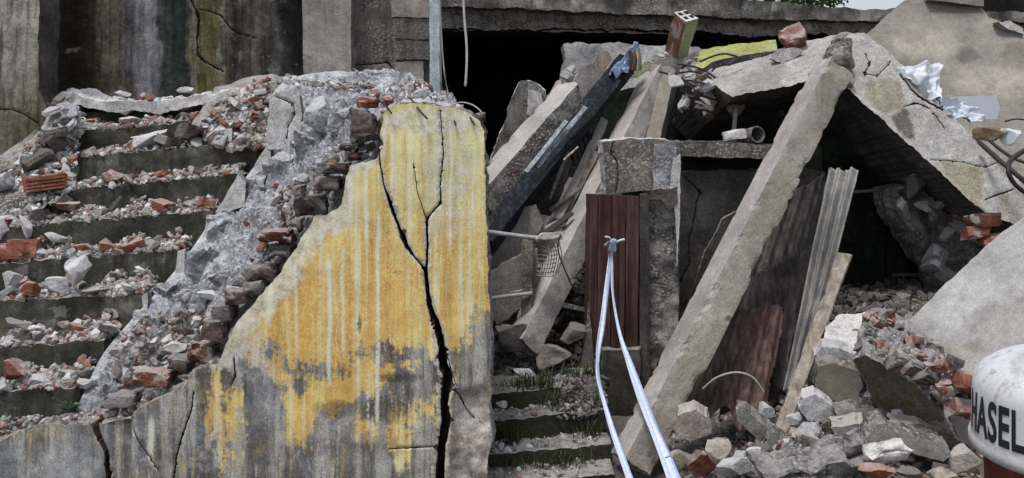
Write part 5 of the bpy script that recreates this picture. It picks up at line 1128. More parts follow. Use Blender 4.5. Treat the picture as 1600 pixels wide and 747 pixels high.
for k in range(34):
    q = rb.random() * 5.9; i_ = int(q); e_ = _top[i_].lerp(_top[i_ + 1], q - i_); t_ = .12 + .8 * rb.random(); c = np.array(e_ + Vector((.17, .34, .155)) * t_) + np.array([0, -.012, .012]); d = rb.normal(size=3) * np.array([1, 1, .5]); d = d / np.linalg.norm(d) * (.022 + .03 * rb.random())
    beam('brick', c - d, c + d, .05, .05, rb.random(), [M[['brick', 'brick_mauve', 'brick_orange', 'stone_pink'][k % 4]]], parent=mc, seg=.012, side=5, chip=.03, amp=.012, cthr=-.15, end=.02, seed=240 + k)
o = panel('rubble_slab', [(1284, 540), (1290, 506), (1306, 494), (1330, 492), (1362, 490), (1392, 494), (1404, 506), (1394, 522), (1360, 536), (1330, 546), (1304, 546)], [5.0, 5.1, 5.2, 5.2, 5.2, 5.1, 5.1, 5.0, 4.9, 4.9, 4.9], .12, M['plaster_white'], M['core'], h=5, jag=2.4, amp=.04, nscale=9, seed=182)
tag(o, 'rough whitish rubble slab between the plank and the pale slab', 'slab')
for k, (poly, Y, m, th, lab) in enumerate([
    ([(1272, 556), (1284, 542), (1312, 544), (1338, 556), (1334, 572), (1300, 570)], 4.85, 'stone', .1, 'flat grey stone right of the plank, above the brown masonry face'),
    ([(1276, 614), (1278, 574), (1300, 568), (1340, 580), (1348, 600), (1340, 624), (1316, 632), (1290, 622)], 4.75, 'concrete_brown', .12, 'smooth brownish concrete piece right of the plank'),
    ([(1250, 640), (1256, 622), (1274, 616), (1300, 634), (1312, 652), (1290, 660), (1262, 658)], 4.6, 'stone', .1, 'pale angular concrete piece at the foot of the plank'),
    ([(1306, 646), (1330, 640), (1380, 636), (1392, 642), (1378, 662), (1336, 668), (1310, 664)], 4.5, 'concrete_pale', .1, 'long pale flat piece below the brown masonry face'),
    ([(1394, 650), (1408, 640), (1424, 652), (1426, 664), (1398, 664)], 4.4, 'stone', .08, 'small pale wedge against the brown masonry face'),
    ([(1150, 640), (1166, 642), (1204, 672), (1188, 690), (1152, 658)], 4.75, 'concrete', .08, 'smooth grey block tipped over at the foot of the rusty sheet'),
    ([(1204, 674), (1222, 686), (1250, 706), (1222, 716), (1196, 694)], 4.65, 'concrete', .08, 'second smooth grey block, lower than the first, by the plank foot'),
    ([(1298, 668), (1352, 662), (1360, 690), (1310, 690)], 4.35, 'stone_pink', .1, 'pinkish slab end behind the long mortar beam'),
    ([(1352, 690), (1368, 664), (1384, 660), (1398, 676), (1480, 694), (1488, 712), (1474, 722), (1420, 706), (1372, 702)], 4.15, 'concrete', .14, 'long grey broken kerb piece in front of the masonry chunk'),
    ([(1396, 664), (1440, 662), (1490, 680), (1496, 700), (1470, 690), (1420, 676)], 4.3, 'stone_pink', .12, 'brownish slab behind the long grey kerb piece'),
    ([(1490, 664), (1510, 660), (1530, 690), (1520, 700), (1500, 690)], 4.2, 'brick_mauve', .1, 'dark pinkish masonry piece left of the white container'),
    ([(1060, 650), (1086, 640), (1106, 652), (1112, 676), (1080, 690), (1056, 680)], 4.85, 'stone_pink', .12, 'rough pinkish masonry lump at the foot of the leaning column')]):
    o = panel('concrete_piece', poly, Y, (.02, th, .02), M[m], M['core'] if 'stone' not in m and 'brick' not in m else M[m], h=4, jag=1.5, amp=.012, rim_amp=.012, seed=190 + k); tag(o, lab, 'concrete piece')
o = beam('mortar_beam', P(1180, 752, 4.0), P(1366, 692, 4.1), .17, .16, .5, [M['mortar_grey']], amp=.035, chip=.05, cthr=-.2, end=.08, seg=.025, side=7, seed=33); tag(o, 'long rough grey mortar beam lying in the front rubble', 'mortar beam')
o = beam('mortar_lump', P(1352, 716, 4.0), P(1424, 700, 4.0), .075, .1, .4, [M['plaster_white']], amp=.02, chip=.035, cthr=-.2, end=.05, seg=.02, side=6, seed=34); tag(o, 'whitish mortar lump pointing right from the mortar beam', 'mortar lump')

# ------------------------------------------------------------------ white container with lettering
def container():
    Yc = 2.6; cx, cy = 1680, 702
    base = np.array(P(cx, cy, Yc)); s = Yc / FPX
    R = 148 * s
    tilt = Matrix.Rotation(math.radians(-4), 3, 'Y') @ Matrix.Rotation(math.radians(3), 3, 'X')
    T = np.array(tilt)
    prof = [(r_, z_ * .84) for r_, z_ in [(.0, 1.22), (.30, 1.215), (.55, 1.18), (.74, 1.11), (.86, 1.02), (.93, .92), (.955, .82), (.962, .74), (.985, .30), (.99, .20), (1.0, .17), (1.02, .15), (1.02, .06), (1.0, .03), (.97, .0)]]
    n = 96
    def lathe(name, pr, mat, smooth=True):
        V = []; Q = []
        a = np.arange(n) / n * 2 * math.pi
        for (r, z) in pr: V.append(np.stack([np.cos(a) * max(r, 1e-4) * R, np.sin(a) * max(r, 1e-4) * R, np.full(n, z * R)], 1))
        V = np.concatenate(V)
        for k in range(len(pr) - 1):
            i = k * n + np.arange(n); j = k * n + (np.arange(n) + 1) % n
            Q.append(np.stack([i, i + n, j + n, j], 1))
        return link(name, mesh_data(name, V @ T.T + base, [np.concatenate(Q).astype(np.int32)], [mat], None, smooth), e)
    e = empty('white_container', tuple(base))
    body = lathe('shell', prof[:10], M['container_white']); rimo = lathe('rim', prof[9:] + [(.9, 0.0)], M['container_rim'])
    post = lathe('stand', [(.88, .06), (.88, -.5), (.86, -2.0), (.86, -3.4), (.8, -3.6)], M['stand_red'])
    # letters bent round the shell
    cu = bpy.data.curves.new('letters', 'FONT'); cu.body = 'HASEL'; cu.size = 1.0; cu.offset = .028; cu.space_character = 1.06; cu.resolution_u = 6
    ob = bpy.data.objects.new('letters_tmp', cu); COL.objects.link(ob)
    bpy.context.view_layer.update()
    dg = bpy.context.evaluated_depsgraph_get(); me = bpy.data.meshes.new_from_object(ob.evaluated_get(dg))
    import bmesh
    bm = bmesh.new(); bm.from_mesh(me); bmesh.ops.triangulate(bm, faces=bm.faces[:])
    for _ in range(3): bmesh.ops.subdivide_edges(bm, edges=[q for q in bm.edges if q.calc_length() > .06], cuts=1); bmesh.ops.triangulate(bm, faces=bm.faces[:])
    co = np.array([v_.co[:] for v_ in bm.verts]); F = np.array([[q.index for q in f_.verts] for f_ in bm.faces], np.int32); bm.free()
    bpy.data.objects.remove(ob); bpy.data.curves.remove(cu)
    co[:, 0] -= co[:, 0].min(); co[:, 1] -= co[:, 1].min(); hgt = co[:, 1].max(); wid = co[:, 0].max()
    z = (.215 + co[:, 1] / hgt * .43); phi0 = math.radians(-180 - 17); phi = phi0 + co[:, 0] / wid * math.radians(51)
    rr = np.interp(z, [.168, .252, .62, .69], [.99, .985, .962, .955]) * R + .0018
    V = np.stack([np.cos(phi) * rr, np.sin(phi) * rr, z * R], 1)
    o = link('lettering', mesh_data('lettering', V @ T.T + base, [F], [M['letter_black']], None, False), e)
    return tag(e, 'white rounded container with black HASEL lettering at the picture edge', 'container')
def container_mats():
    t = NT('container_white'); v = t.coords(); n = t.noise(v, 7, 7, .65, .4); n2 = t.noise(v, 60, 4, .7)
    c = t.ramp(n, [(.3, A('#8f8d8c', 1.2)), (.5, A('#bfc1c6', 1.2)), (.7, A('#c4c7cc', 1.2))]); c = t.mix(t.ramp(t.noise(v, 13, 7, .7, .5), [(.56, 0.0), (.66, .7)]), c, A('#7d6f66'))
    c = t.mix(t.ramp(t.noise(t.mapping(v, (26, 26, 3)), 1.0, 6, .7, .3), [(.56, 0.0), (.68, .6)]), c, A('#8b8079')); c = t.mix(t.ramp(t.noise(t.mapping(v, (9, 60, 60), (.3, .5, .2)), 1.0, 4, .7), [(.66, 0.0), (.70, .6)]), c, A('#6f6b68'))
    c = t.mix(.3, c, t.ramp(n2, [(.3, .3), (.7, .7)]), 'OVERLAY')
    M['container_white'] = t.finish(c, .7, t.bump(n2, .15, .003), .45)
    M['container_rim'] = weathered('container_rim', A('#6d6b6a'), A('#8d8c8c'), A('#a9a9aa'), 8, bump=.2, pits=0, grain=.3)
    M['stand_red'] = weathered('stand_red', A('#3a1f1c'), A('#55302a'), A('#6b4038'), 10, bump=.4)
    M['letter_black'] = plain('letter_black', A('#1c1e22'), .5)
container_mats(); container()

# ------------------------------------------------------------------ barrier tape
def tape_mat():
    t = NT('tape'); u = t.attr('across'); a = t.attr('along')
    c = t.ramp(u, [(.0, A('#7f8cb0')), (.16, A('#8a97b8')), (.24, A('#b9c2d4', 1.2)), (.55, A('#c9cfdb', 1.2)), (.62, A('#8c98b8')), (.72, A('#a9b2c6')), (1.0, A('#bcc4d3', 1.2))])
    t.b.inputs['Transmission Weight'].default_value = 0.0
    n = t.noise(t.coords(), 40, 4, .6)
    c = t.mix(.4, c, t.ramp(n, [(.3, .3), (.7, .75)]), 'OVERLAY')
    n5 = t.noise(t.mapping(t.coords(), (60, 60, 12)), 1.0, 5, .65)
    c = t.mix(t.ramp(n5, [(.54, 0.0), (.68, .5)]), c, A('#8a8d96'))
    return t.finish(c, .6, t.bump(t.math('ADD', n, n5), .6, .006), .25)
M['tape'] = tape_mat()
def ribbon(name, ctr, wid, twist, parent):
    sp = spline([P(*q) for q in ctr], 14); K = len(sp); t = np.gradient(sp, axis=0); t /= np.linalg.norm(t, axis=1)[:, None]
    w = np.interp(np.linspace(0, 1, K), np.linspace(0, 1, len(wid)), wid); tw = np.interp(np.linspace(0, 1, K), np.linspace(0, 1, len(twist)), twist)
    n = 6; V = []; ac = []; al = []
    for k in range(K):
        view = np.array([0, 0, EYE]) - sp[k]; s = np.cross(t[k], view); s /= np.linalg.norm(s); nn = np.cross(s, t[k])
        sv = s * math.cos(tw[k]) + nn * math.sin(tw[k]); nv = -s * math.sin(tw[k]) + nn * math.cos(tw[k])
        for j in range(n + 1):
            a = j / n; V.append(sp[k] + sv * (a - .5) * w[k] + nv * (abs(a - .5) * .1 * w[k] + .10 * w[k] * math.sin(k * .13 + j * 1.3))); ac.append(a); al.append(k / K)
    V = np.array(V); i = (np.arange(K - 1)[:, None] * (n + 1) + np.arange(n)[None]).ravel(); Q = np.stack([i, i + 1, i + n + 2, i + n + 1], 1)
    N = len(V); V2 = V + np.array([0, .0015, 0]); E = {}
    for q in Q:
        for k in range(4): E[(int(q[k]), int(q[(k + 1) % 4]))] = 1
    B = np.array([(a, b) for (a, b) in E if (b, a) not in E]); S = np.stack([B[:, 1], B[:, 0], B[:, 0] + N, B[:, 1] + N], 1)
    return link(name, mesh_data(name, np.concatenate([V, V2]), [np.concatenate([Q, Q[:, ::-1] + N, S]).astype(np.int32)], [M['tape']], None, True, dict(across=ac + ac, along=al + al)), parent)
tp = empty('barrier_tape', P(955, 380, 5.85))
ribbon('strand', [(955, 382, 5.86), (952, 410, 5.83), (948, 450, 5.72), (942, 500, 5.55), (934, 550, 5.35), (934, 585, 5.2), (942, 620, 5.05), (956, 670, 4.85), (972, 715, 4.65), (990, 765, 4.45)], [.016, .024, .032, .04, .028, .028, .034, .032, .034], [.2, .6, .3, .4, 1.0, .8, .5, .3, .2], tp)
ribbon('strand', [(956, 382, 5.86), (956, 420, 5.8), (958, 460, 5.65), (968, 520, 5.4), (984, 570, 5.2), (1002, 620, 5.0), (1022, 670, 4.75), (1044, 725, 4.5), (1062, 775, 4.3)], [.016, .02, .024, .03, .04, .048, .054, .06, .066], [.5, .8, 1.0, .7, .5, .3, .45, .2, .1], tp)
for k in range(4):
    a = k * 1.6
    tube('knot', [P(950 + 5 * math.cos(a), 384, 5.84), P(958 + 3 * math.sin(a), 374 + k, 5.8), P(952 + 2 * k, 392, 5.82), P(962, 380 + 3 * k, 5.81)], .009, M['plastic_blue'], tp, k=6)
tube('tape_end', [P(958, 382, 5.83), P(966, 377, 5.8), P(976, 374, 5.8)], [.008] * 17, M['plastic_white'], tp)
tube('tape_end', [P(956, 382, 5.83), P(953, 372, 5.8), P(945, 370, 5.8)], [.006] * 17, M['plastic_white'], tp)
tag(tp, 'blue and white barrier tape knotted to the brown door and trailing forward', 'barrier tape')

# ================================================================== RUBBLE
LIB = {}
for m, n in [('stone', 18), ('stone_dark', 8), ('stone_pink', 8)]:
    LIB[m] = [rock_mesh('rubble_' + m, 300 + 37 * k + len(m), M[m], 3, flat=[.75, .5, .9, .35][k % 4], long=[1.0, 1.4, 1.15][k % 3], cuts=8 + k % 5, rough=.09 + .03 * (k % 3)) for k in range(n)]
for m, n in [('brick', 8), ('brick_orange', 5), ('brick_mauve', 5)]:
    LIB[m] = [brick_mesh('rubble_' + m, 700 + 13 * k, M[m], (.11, .055, .035), [.2, .45, .7, .9][k % 4]) for k in range(n)]

for m in ('stone', 'stone_pink', 'stone_dark'): LIB[m] = LIB[m][:8] + [shard_mesh('rubble_shard_' + m, 1200 + 7 * k + len(m), M[m]) for k in range(14)]

def rnd_rot(r, flat=.5):
    return Euler(((r.random() - .5) * 2 * flat, (r.random() - .5) * 2 * flat, r.random() * 6.28))

def put(me, name, loc, size, r, label, cat, group=None, flat=.5, rot=None):
    """size = radius in metres for stones, scale 1 = real size for bricks"""
    o = bpy.data.objects.new(name, me); COL.objects.link(o)
    o.location = loc; o.rotation_euler = rot if rot is not None else rnd_rot(r, flat)
    o.scale = (size,) * 3 if np.isscalar(size) else size
    return tag(o, label, cat, group)

ORD = ['lowest stair', 'second stair from the bottom', 'third stair from the bottom', 'fourth stair from the bottom', 'fifth stair from the bottom', 'sixth stair from the bottom', 'seventh stair from the bottom', 'eighth stair from the bottom', 'top stair']
def tread(k, px, dy):
    lx, ly, rx, ry, Y = STEPS[k]; t = (px - lx) / (rx - lx); p = P(px, ly + (ry - ly) * t, Y); return Vector((p.x * 1.0, Y + dy, p.z))
rs = np.random.default_rng(11)
ADJ = dict(stone='pale grey', stone_dark='dark grey', stone_pink='pinkish', brick='dusty red', brick_orange='orange', brick_mauve='dark mauve')
def third(px, x0, x1): t = (px - x0) / (x1 - x0); return 'left part' if t < .34 else ('middle' if t < .67 else 'right end')
for k in range(9):
    lx, ly, rx, ry, Y = STEPS[k]; x0 = max(lx, -10) + 4; x1 = rx - 6
    if k == 8: x0 = 160
    den = (x1 - x0) / 260.0
    pts = []; sz = []
    for q in range(int(1500 * den) + 200):
        px = x0 + (x1 - x0) * rs.random()
        if rs.random() > .3 + .7 * (.5 + .5 * math.sin(px * .045 + k * 2.3) * math.sin(px * .017 + k)) ** 1.5 and px < x1 - 60: continue
        dy = .008 + .25 * rs.random() ** .9; p = tread(k, px, dy); s = .005 + .030 * rs.random() ** 2.4
        hp = .035 + .02 * math.sin(px * .05 + k * 2) + .012 * math.sin(px * .13 + k) + .03 * max(0, (px - x0) / (x1 - x0) - .5)
        p.z += s * .3 + hp * (dy / .26) * rs.random(); pts.append(tuple(p)); sz.append(s)
    for c_ in [x0 + (x1 - x0) * u_ for u_ in ([.06 + .1 * rs.random(), .3 + .2 * rs.random(), .62 + .15 * rs.random(), .93] if k > 1 else [.12, .5 + .2 * rs.random(), .9])]:
        hh = .06 + .07 * rs.random(); wd = 10 + 16 * rs.random()
        for q in range(170):
            px = c_ + rs.normal() * wd
            if not x0 < px < rx - 2: continue
            dy = .02 + .24 * rs.random() ** .7; s = .007 + .034 * rs.random() ** 2.2; p = tread(k, px, dy); p.z += s * .2 + hh * math.exp(-((px - c_) / (wd * 1.3)) ** 2) * (dy / .26) * rs.random() ** .5; pts.append(tuple(p)); sz.append(s)
    o = crumbs('rubble_crumbs', pts, sz, M['crumbs_mixed'], 50 + k); tag(o, 'fine crushed masonry strewn over the ' + ORD[k], None, None, 'stuff')
    for q in range(int(13 * den) + 5):
        px = x0 + (x1 - x0) * rs.random(); dy = .03 + .18 * rs.random(); s = .026 + .05 * rs.random() ** 1.5; p = tread(k, px, dy); p.z += s * .40 + .02 * dy / .26
        m = ['stone', 'stone', 'stone', 'stone_dark', 'stone_pink'][rs.integers(5)]; w = third(px, x0, x1)
        put(LIB[m][rs.integers(len(LIB[m]))], 'rubble_stone', p, s, rs, '%s stone on the %s of the %s' % (ADJ[m], w, ORD[k]), 'stone', 'stones on the ' + ORD[k], .7)
    for q in range(int(5 * den) + 2):
        px = x0 + (x1 - x0) * rs.random(); dy = .05 + .16 * rs.random(); s = .32 + .6 * rs.random() ** 1.5; p = tread(k, px, dy); p.z += .025 * s + .022
        m = ['brick', 'brick', 'brick_orange', 'brick_mauve'][rs.integers(4)]; w = third(px, x0, x1)
        put(LIB[m][rs.integers(len(LIB[m]))], 'brick_fragment', p, s, rs, '%s brick fragment on the %s of the %s' % (ADJ[m], w, ORD[k]), 'brick', 'brick fragments on the ' + ORD[k], .5)

# mounds carrying the heaped rubble
def mound(name, ring, top, mat, seed, label, amp=.05, n=26):
    """a low heap: outline points on the ground and a ridge line"""
    R = spline([P(*q) for q in ring + ring[:1]], 6)[:-1]; T = spline([P(*q) for q in top], 8)
    V = []; K = len(R)
    for a in R:
        d = np.linalg.norm(T - a, axis=1); b = T[d.argmin()]
        for j in range(n + 1):
            t = j / n; V.append(a * (1 - t) + b * t + np.array([0, 0, .06 * math.sin(t * math.pi)]))
    V = np.array(V); V = V + vfbm(V, 8, 4, seed) * amp
    Q = []
    for k in range(K):
        i = k * (n + 1) + np.arange(n); j = ((k + 1) % K) * (n + 1) + np.arange(n); Q.append(np.stack([i, i + 1, j + 1, j], 1))
    o = link(name, mesh_data(name, V, [np.concatenate(Q).astype(np.int32)], [mat], None, False)); return tag(o, label, None, None, 'stuff')
mound('rubble_heap', [(300, 190, 6.8), (330, 222, 6.62), (420, 232, 6.62), (440, 200, 6.7), (450, 150, 7.0), (420, 128, 7.6), (340, 140, 7.5)], [(350, 160, 7.1), (400, 140, 7.2), (430, 130, 7.3)], M['crumbs'], 3, 'crushed masonry heaped at the right end of the top stairs')
mound('rubble_heap', [(-40, 345, 6.1), (60, 330, 6.2), (110, 300, 6.4), (120, 240, 6.7), (130, 180, 7.1), (100, 150, 7.3), (60, 200, 6.9), (-40, 280, 6.6)], [(20, 280, 6.5), (80, 230, 6.8), (100, 170, 7.1)], M['core'], 4, 'broken masonry heaped along the left ends of the upper stairs', .09)

def px_scatter(poly, Yf, n, mats, s0, s1, lab, cat, grp, name, seed, lift=.3, power=2.0):
    r = np.random.default_rng(seed); xs = [p[0] for p in poly]; ys = [p[1] for p in poly]; c = 0
    while c < n:
        x = min(xs) + (max(xs) - min(xs)) * r.random(); y = min(ys) + (max(ys) - min(ys)) * r.random()
        if not inside(np.array([x]), np.array([y]), poly)[0]: continue
        m = mats[r.integers(len(mats))]; s = s0 + (s1 - s0) * r.random() ** power
        put(LIB[m][r.integers(len(LIB[m]))], name, P(x, y, Yf(x, y)), s / .11 if 'brick' in m else s, r, ('big ' if s > s0 + (s1 - s0) * .5 ** power else 'small ') + ('upper ' if y < (min(ys) + max(ys)) / 2 else 'lower ') + ADJ[m] + ' ' + lab, cat, grp, 1.0); c += 1
def stuff_scatter(poly, Yf, n, s0, s1, lab, seed, pal=PAL_MIX, power=2.0):
    r = np.random.default_rng(seed); lo = np.min(poly, 0); hi = np.max(poly, 0); q = lo + (hi - lo) * r.random((n * 6, 2)); q = q[inside(q[:, 0], q[:, 1], poly)][:n]
    Y = np.array([Yf(a, b) for a, b in q]); tag(crumbs('rubble_crumbs', Pa(q[:, 0], q[:, 1], Y), s0 + (s1 - s0) * r.random(len(q)) ** power, M['crumbs_mixed'], seed, pal), lab, None, None, 'stuff')
px_scatter([(318, 196), (345, 160), (400, 134), (452, 124), (430, 150), (416, 225), (345, 226)], lambda x, y: 6.55 + .5 * (225 - y) / 100, 30, ['stone', 'stone', 'stone_pink', 'stone_dark'], .03, .085, 'broken stone in the heap beside the upright cracked plaster slab', 'stone', 'stones heaped at the stair top', 'rubble_stone', 21)
px_scatter([(330, 190), (400, 140), (452, 124), (416, 215)], lambda x, y: 6.5 + .5 * (225 - y) / 100, 14, ['brick', 'brick_orange', 'brick'], .035, .07, 'brick fragment in the heap beside the upright cracked plaster slab', 'brick', 'bricks heaped at the stair top', 'brick_fragment', 22)
px_scatter([(440, 128), (560, 112), (650, 118), (700, 162), (620, 158), (540, 140)], lambda x, y: 7.2 - 1.9 * max(0, (y - 118)) / 50, 22, ['stone', 'stone', 'stone_pink'], .02, .07, 'stone lying along the broken head of the mortar slope', 'stone', 'stones on the slope head', 'rubble_stone', 23)
px_scatter([(75, 150), (118, 150), (125, 200), (95, 270), (40, 300), (70, 220)], lambda x, y: 6.75 - .4 * (y - 150) / 150, 16, ['stone', 'stone_dark', 'stone'], .05, .12, 'lump in the broken edge between the lichen wall and the stairs', 'stone', 'lumps by the lichen wall', 'rubble_stone', 24, power=1)
stuff_scatter([(230, 490), (350, 480), (360, 520), (300, 580), (170, 610), (180, 540)], lambda x, y: 5.10, 420, .008, .045, 'loose bits caught on the lower end of the mortar slope', 25, PAL_MIX, 2.4)
px_scatter([(230, 500), (340, 490), (350, 520), (300, 575), (190, 600), (200, 540)], lambda x, y: 5.08, 12, ['stone', 'stone_dark', 'stone_pink', 'stone'], .025, .05, 'stone caught on the lower end of the mortar slope', 'stone', 'stones at the slope foot', 'slope_stone', 25)
stuff_scatter([(436, 300), (556, 205), (600, 172), (575, 250), (508, 330), (434, 424), (352, 520), (330, 500), (400, 390)], lambda x, y: 4.99, 420, .008, .045, 'mortar crumbs packed among the bricks along the torn wall edge', 26, [('#9a9896', .4), ('#c0c1c4', .25), ('#6f6b68', .2), ('#6d5048', .15)], 2.4)
stuff_scatter([(0, 655), (200, 640), (330, 570), (352, 560), (300, 606), (205, 662), (0, 694)], lambda x, y: 4.86, 520, .008, .035, 'broken bits lying on the low grey end of the wall', 27, PAL_MIX, 2.4)

stuff_scatter([(872, 655), (945, 645), (945, 590), (885, 592)], lambda x, y: 5.28 + .30 * (652 - y) / 60, 620, .008, .045, 'dark clods and bits over the right ends of the low steps', 33, [('#3a3531', .5), ('#55504b', .3), ('#7c7773', .2)], 2.4)
stuff_scatter([(315, 200), (345, 160), (400, 130), (460, 118), (440, 150), (420, 230), (345, 230)], lambda x, y: 6.6 + .45 * (225 - y) / 100, 1500, .01, .05, 'crushed masonry covering the heap at the head of the stairs', 28, PAL_MIX, 2.2)
stuff_scatter([(-5, 345), (60, 330), (112, 300), (122, 240), (132, 180), (95, 150), (70, 200), (-5, 290)], lambda x, y: 6.55 - .45 * (y - 250) / 100, 700, .01, .05, 'crushed masonry along the left ends of the upper stairs', 29, [('#9a9896', .4), ('#c0c1c4', .25), ('#6f6b68', .2), ('#6d5048', .15)], 2.2)
stuff_scatter([(440, 128), (560, 112), (650, 118), (745, 186), (690, 166), (610, 158), (540, 140)], lambda x, y: 7.1 - 2.0 * min(1, max(0, (y - 120)) / 40), 700, .008, .035, 'crushed mortar along the broken head of the wall', 30, [('#9a9896', .4), ('#c0c1c4', .25), ('#6f6b68', .2), ('#6d5048', .15)], 2.2)

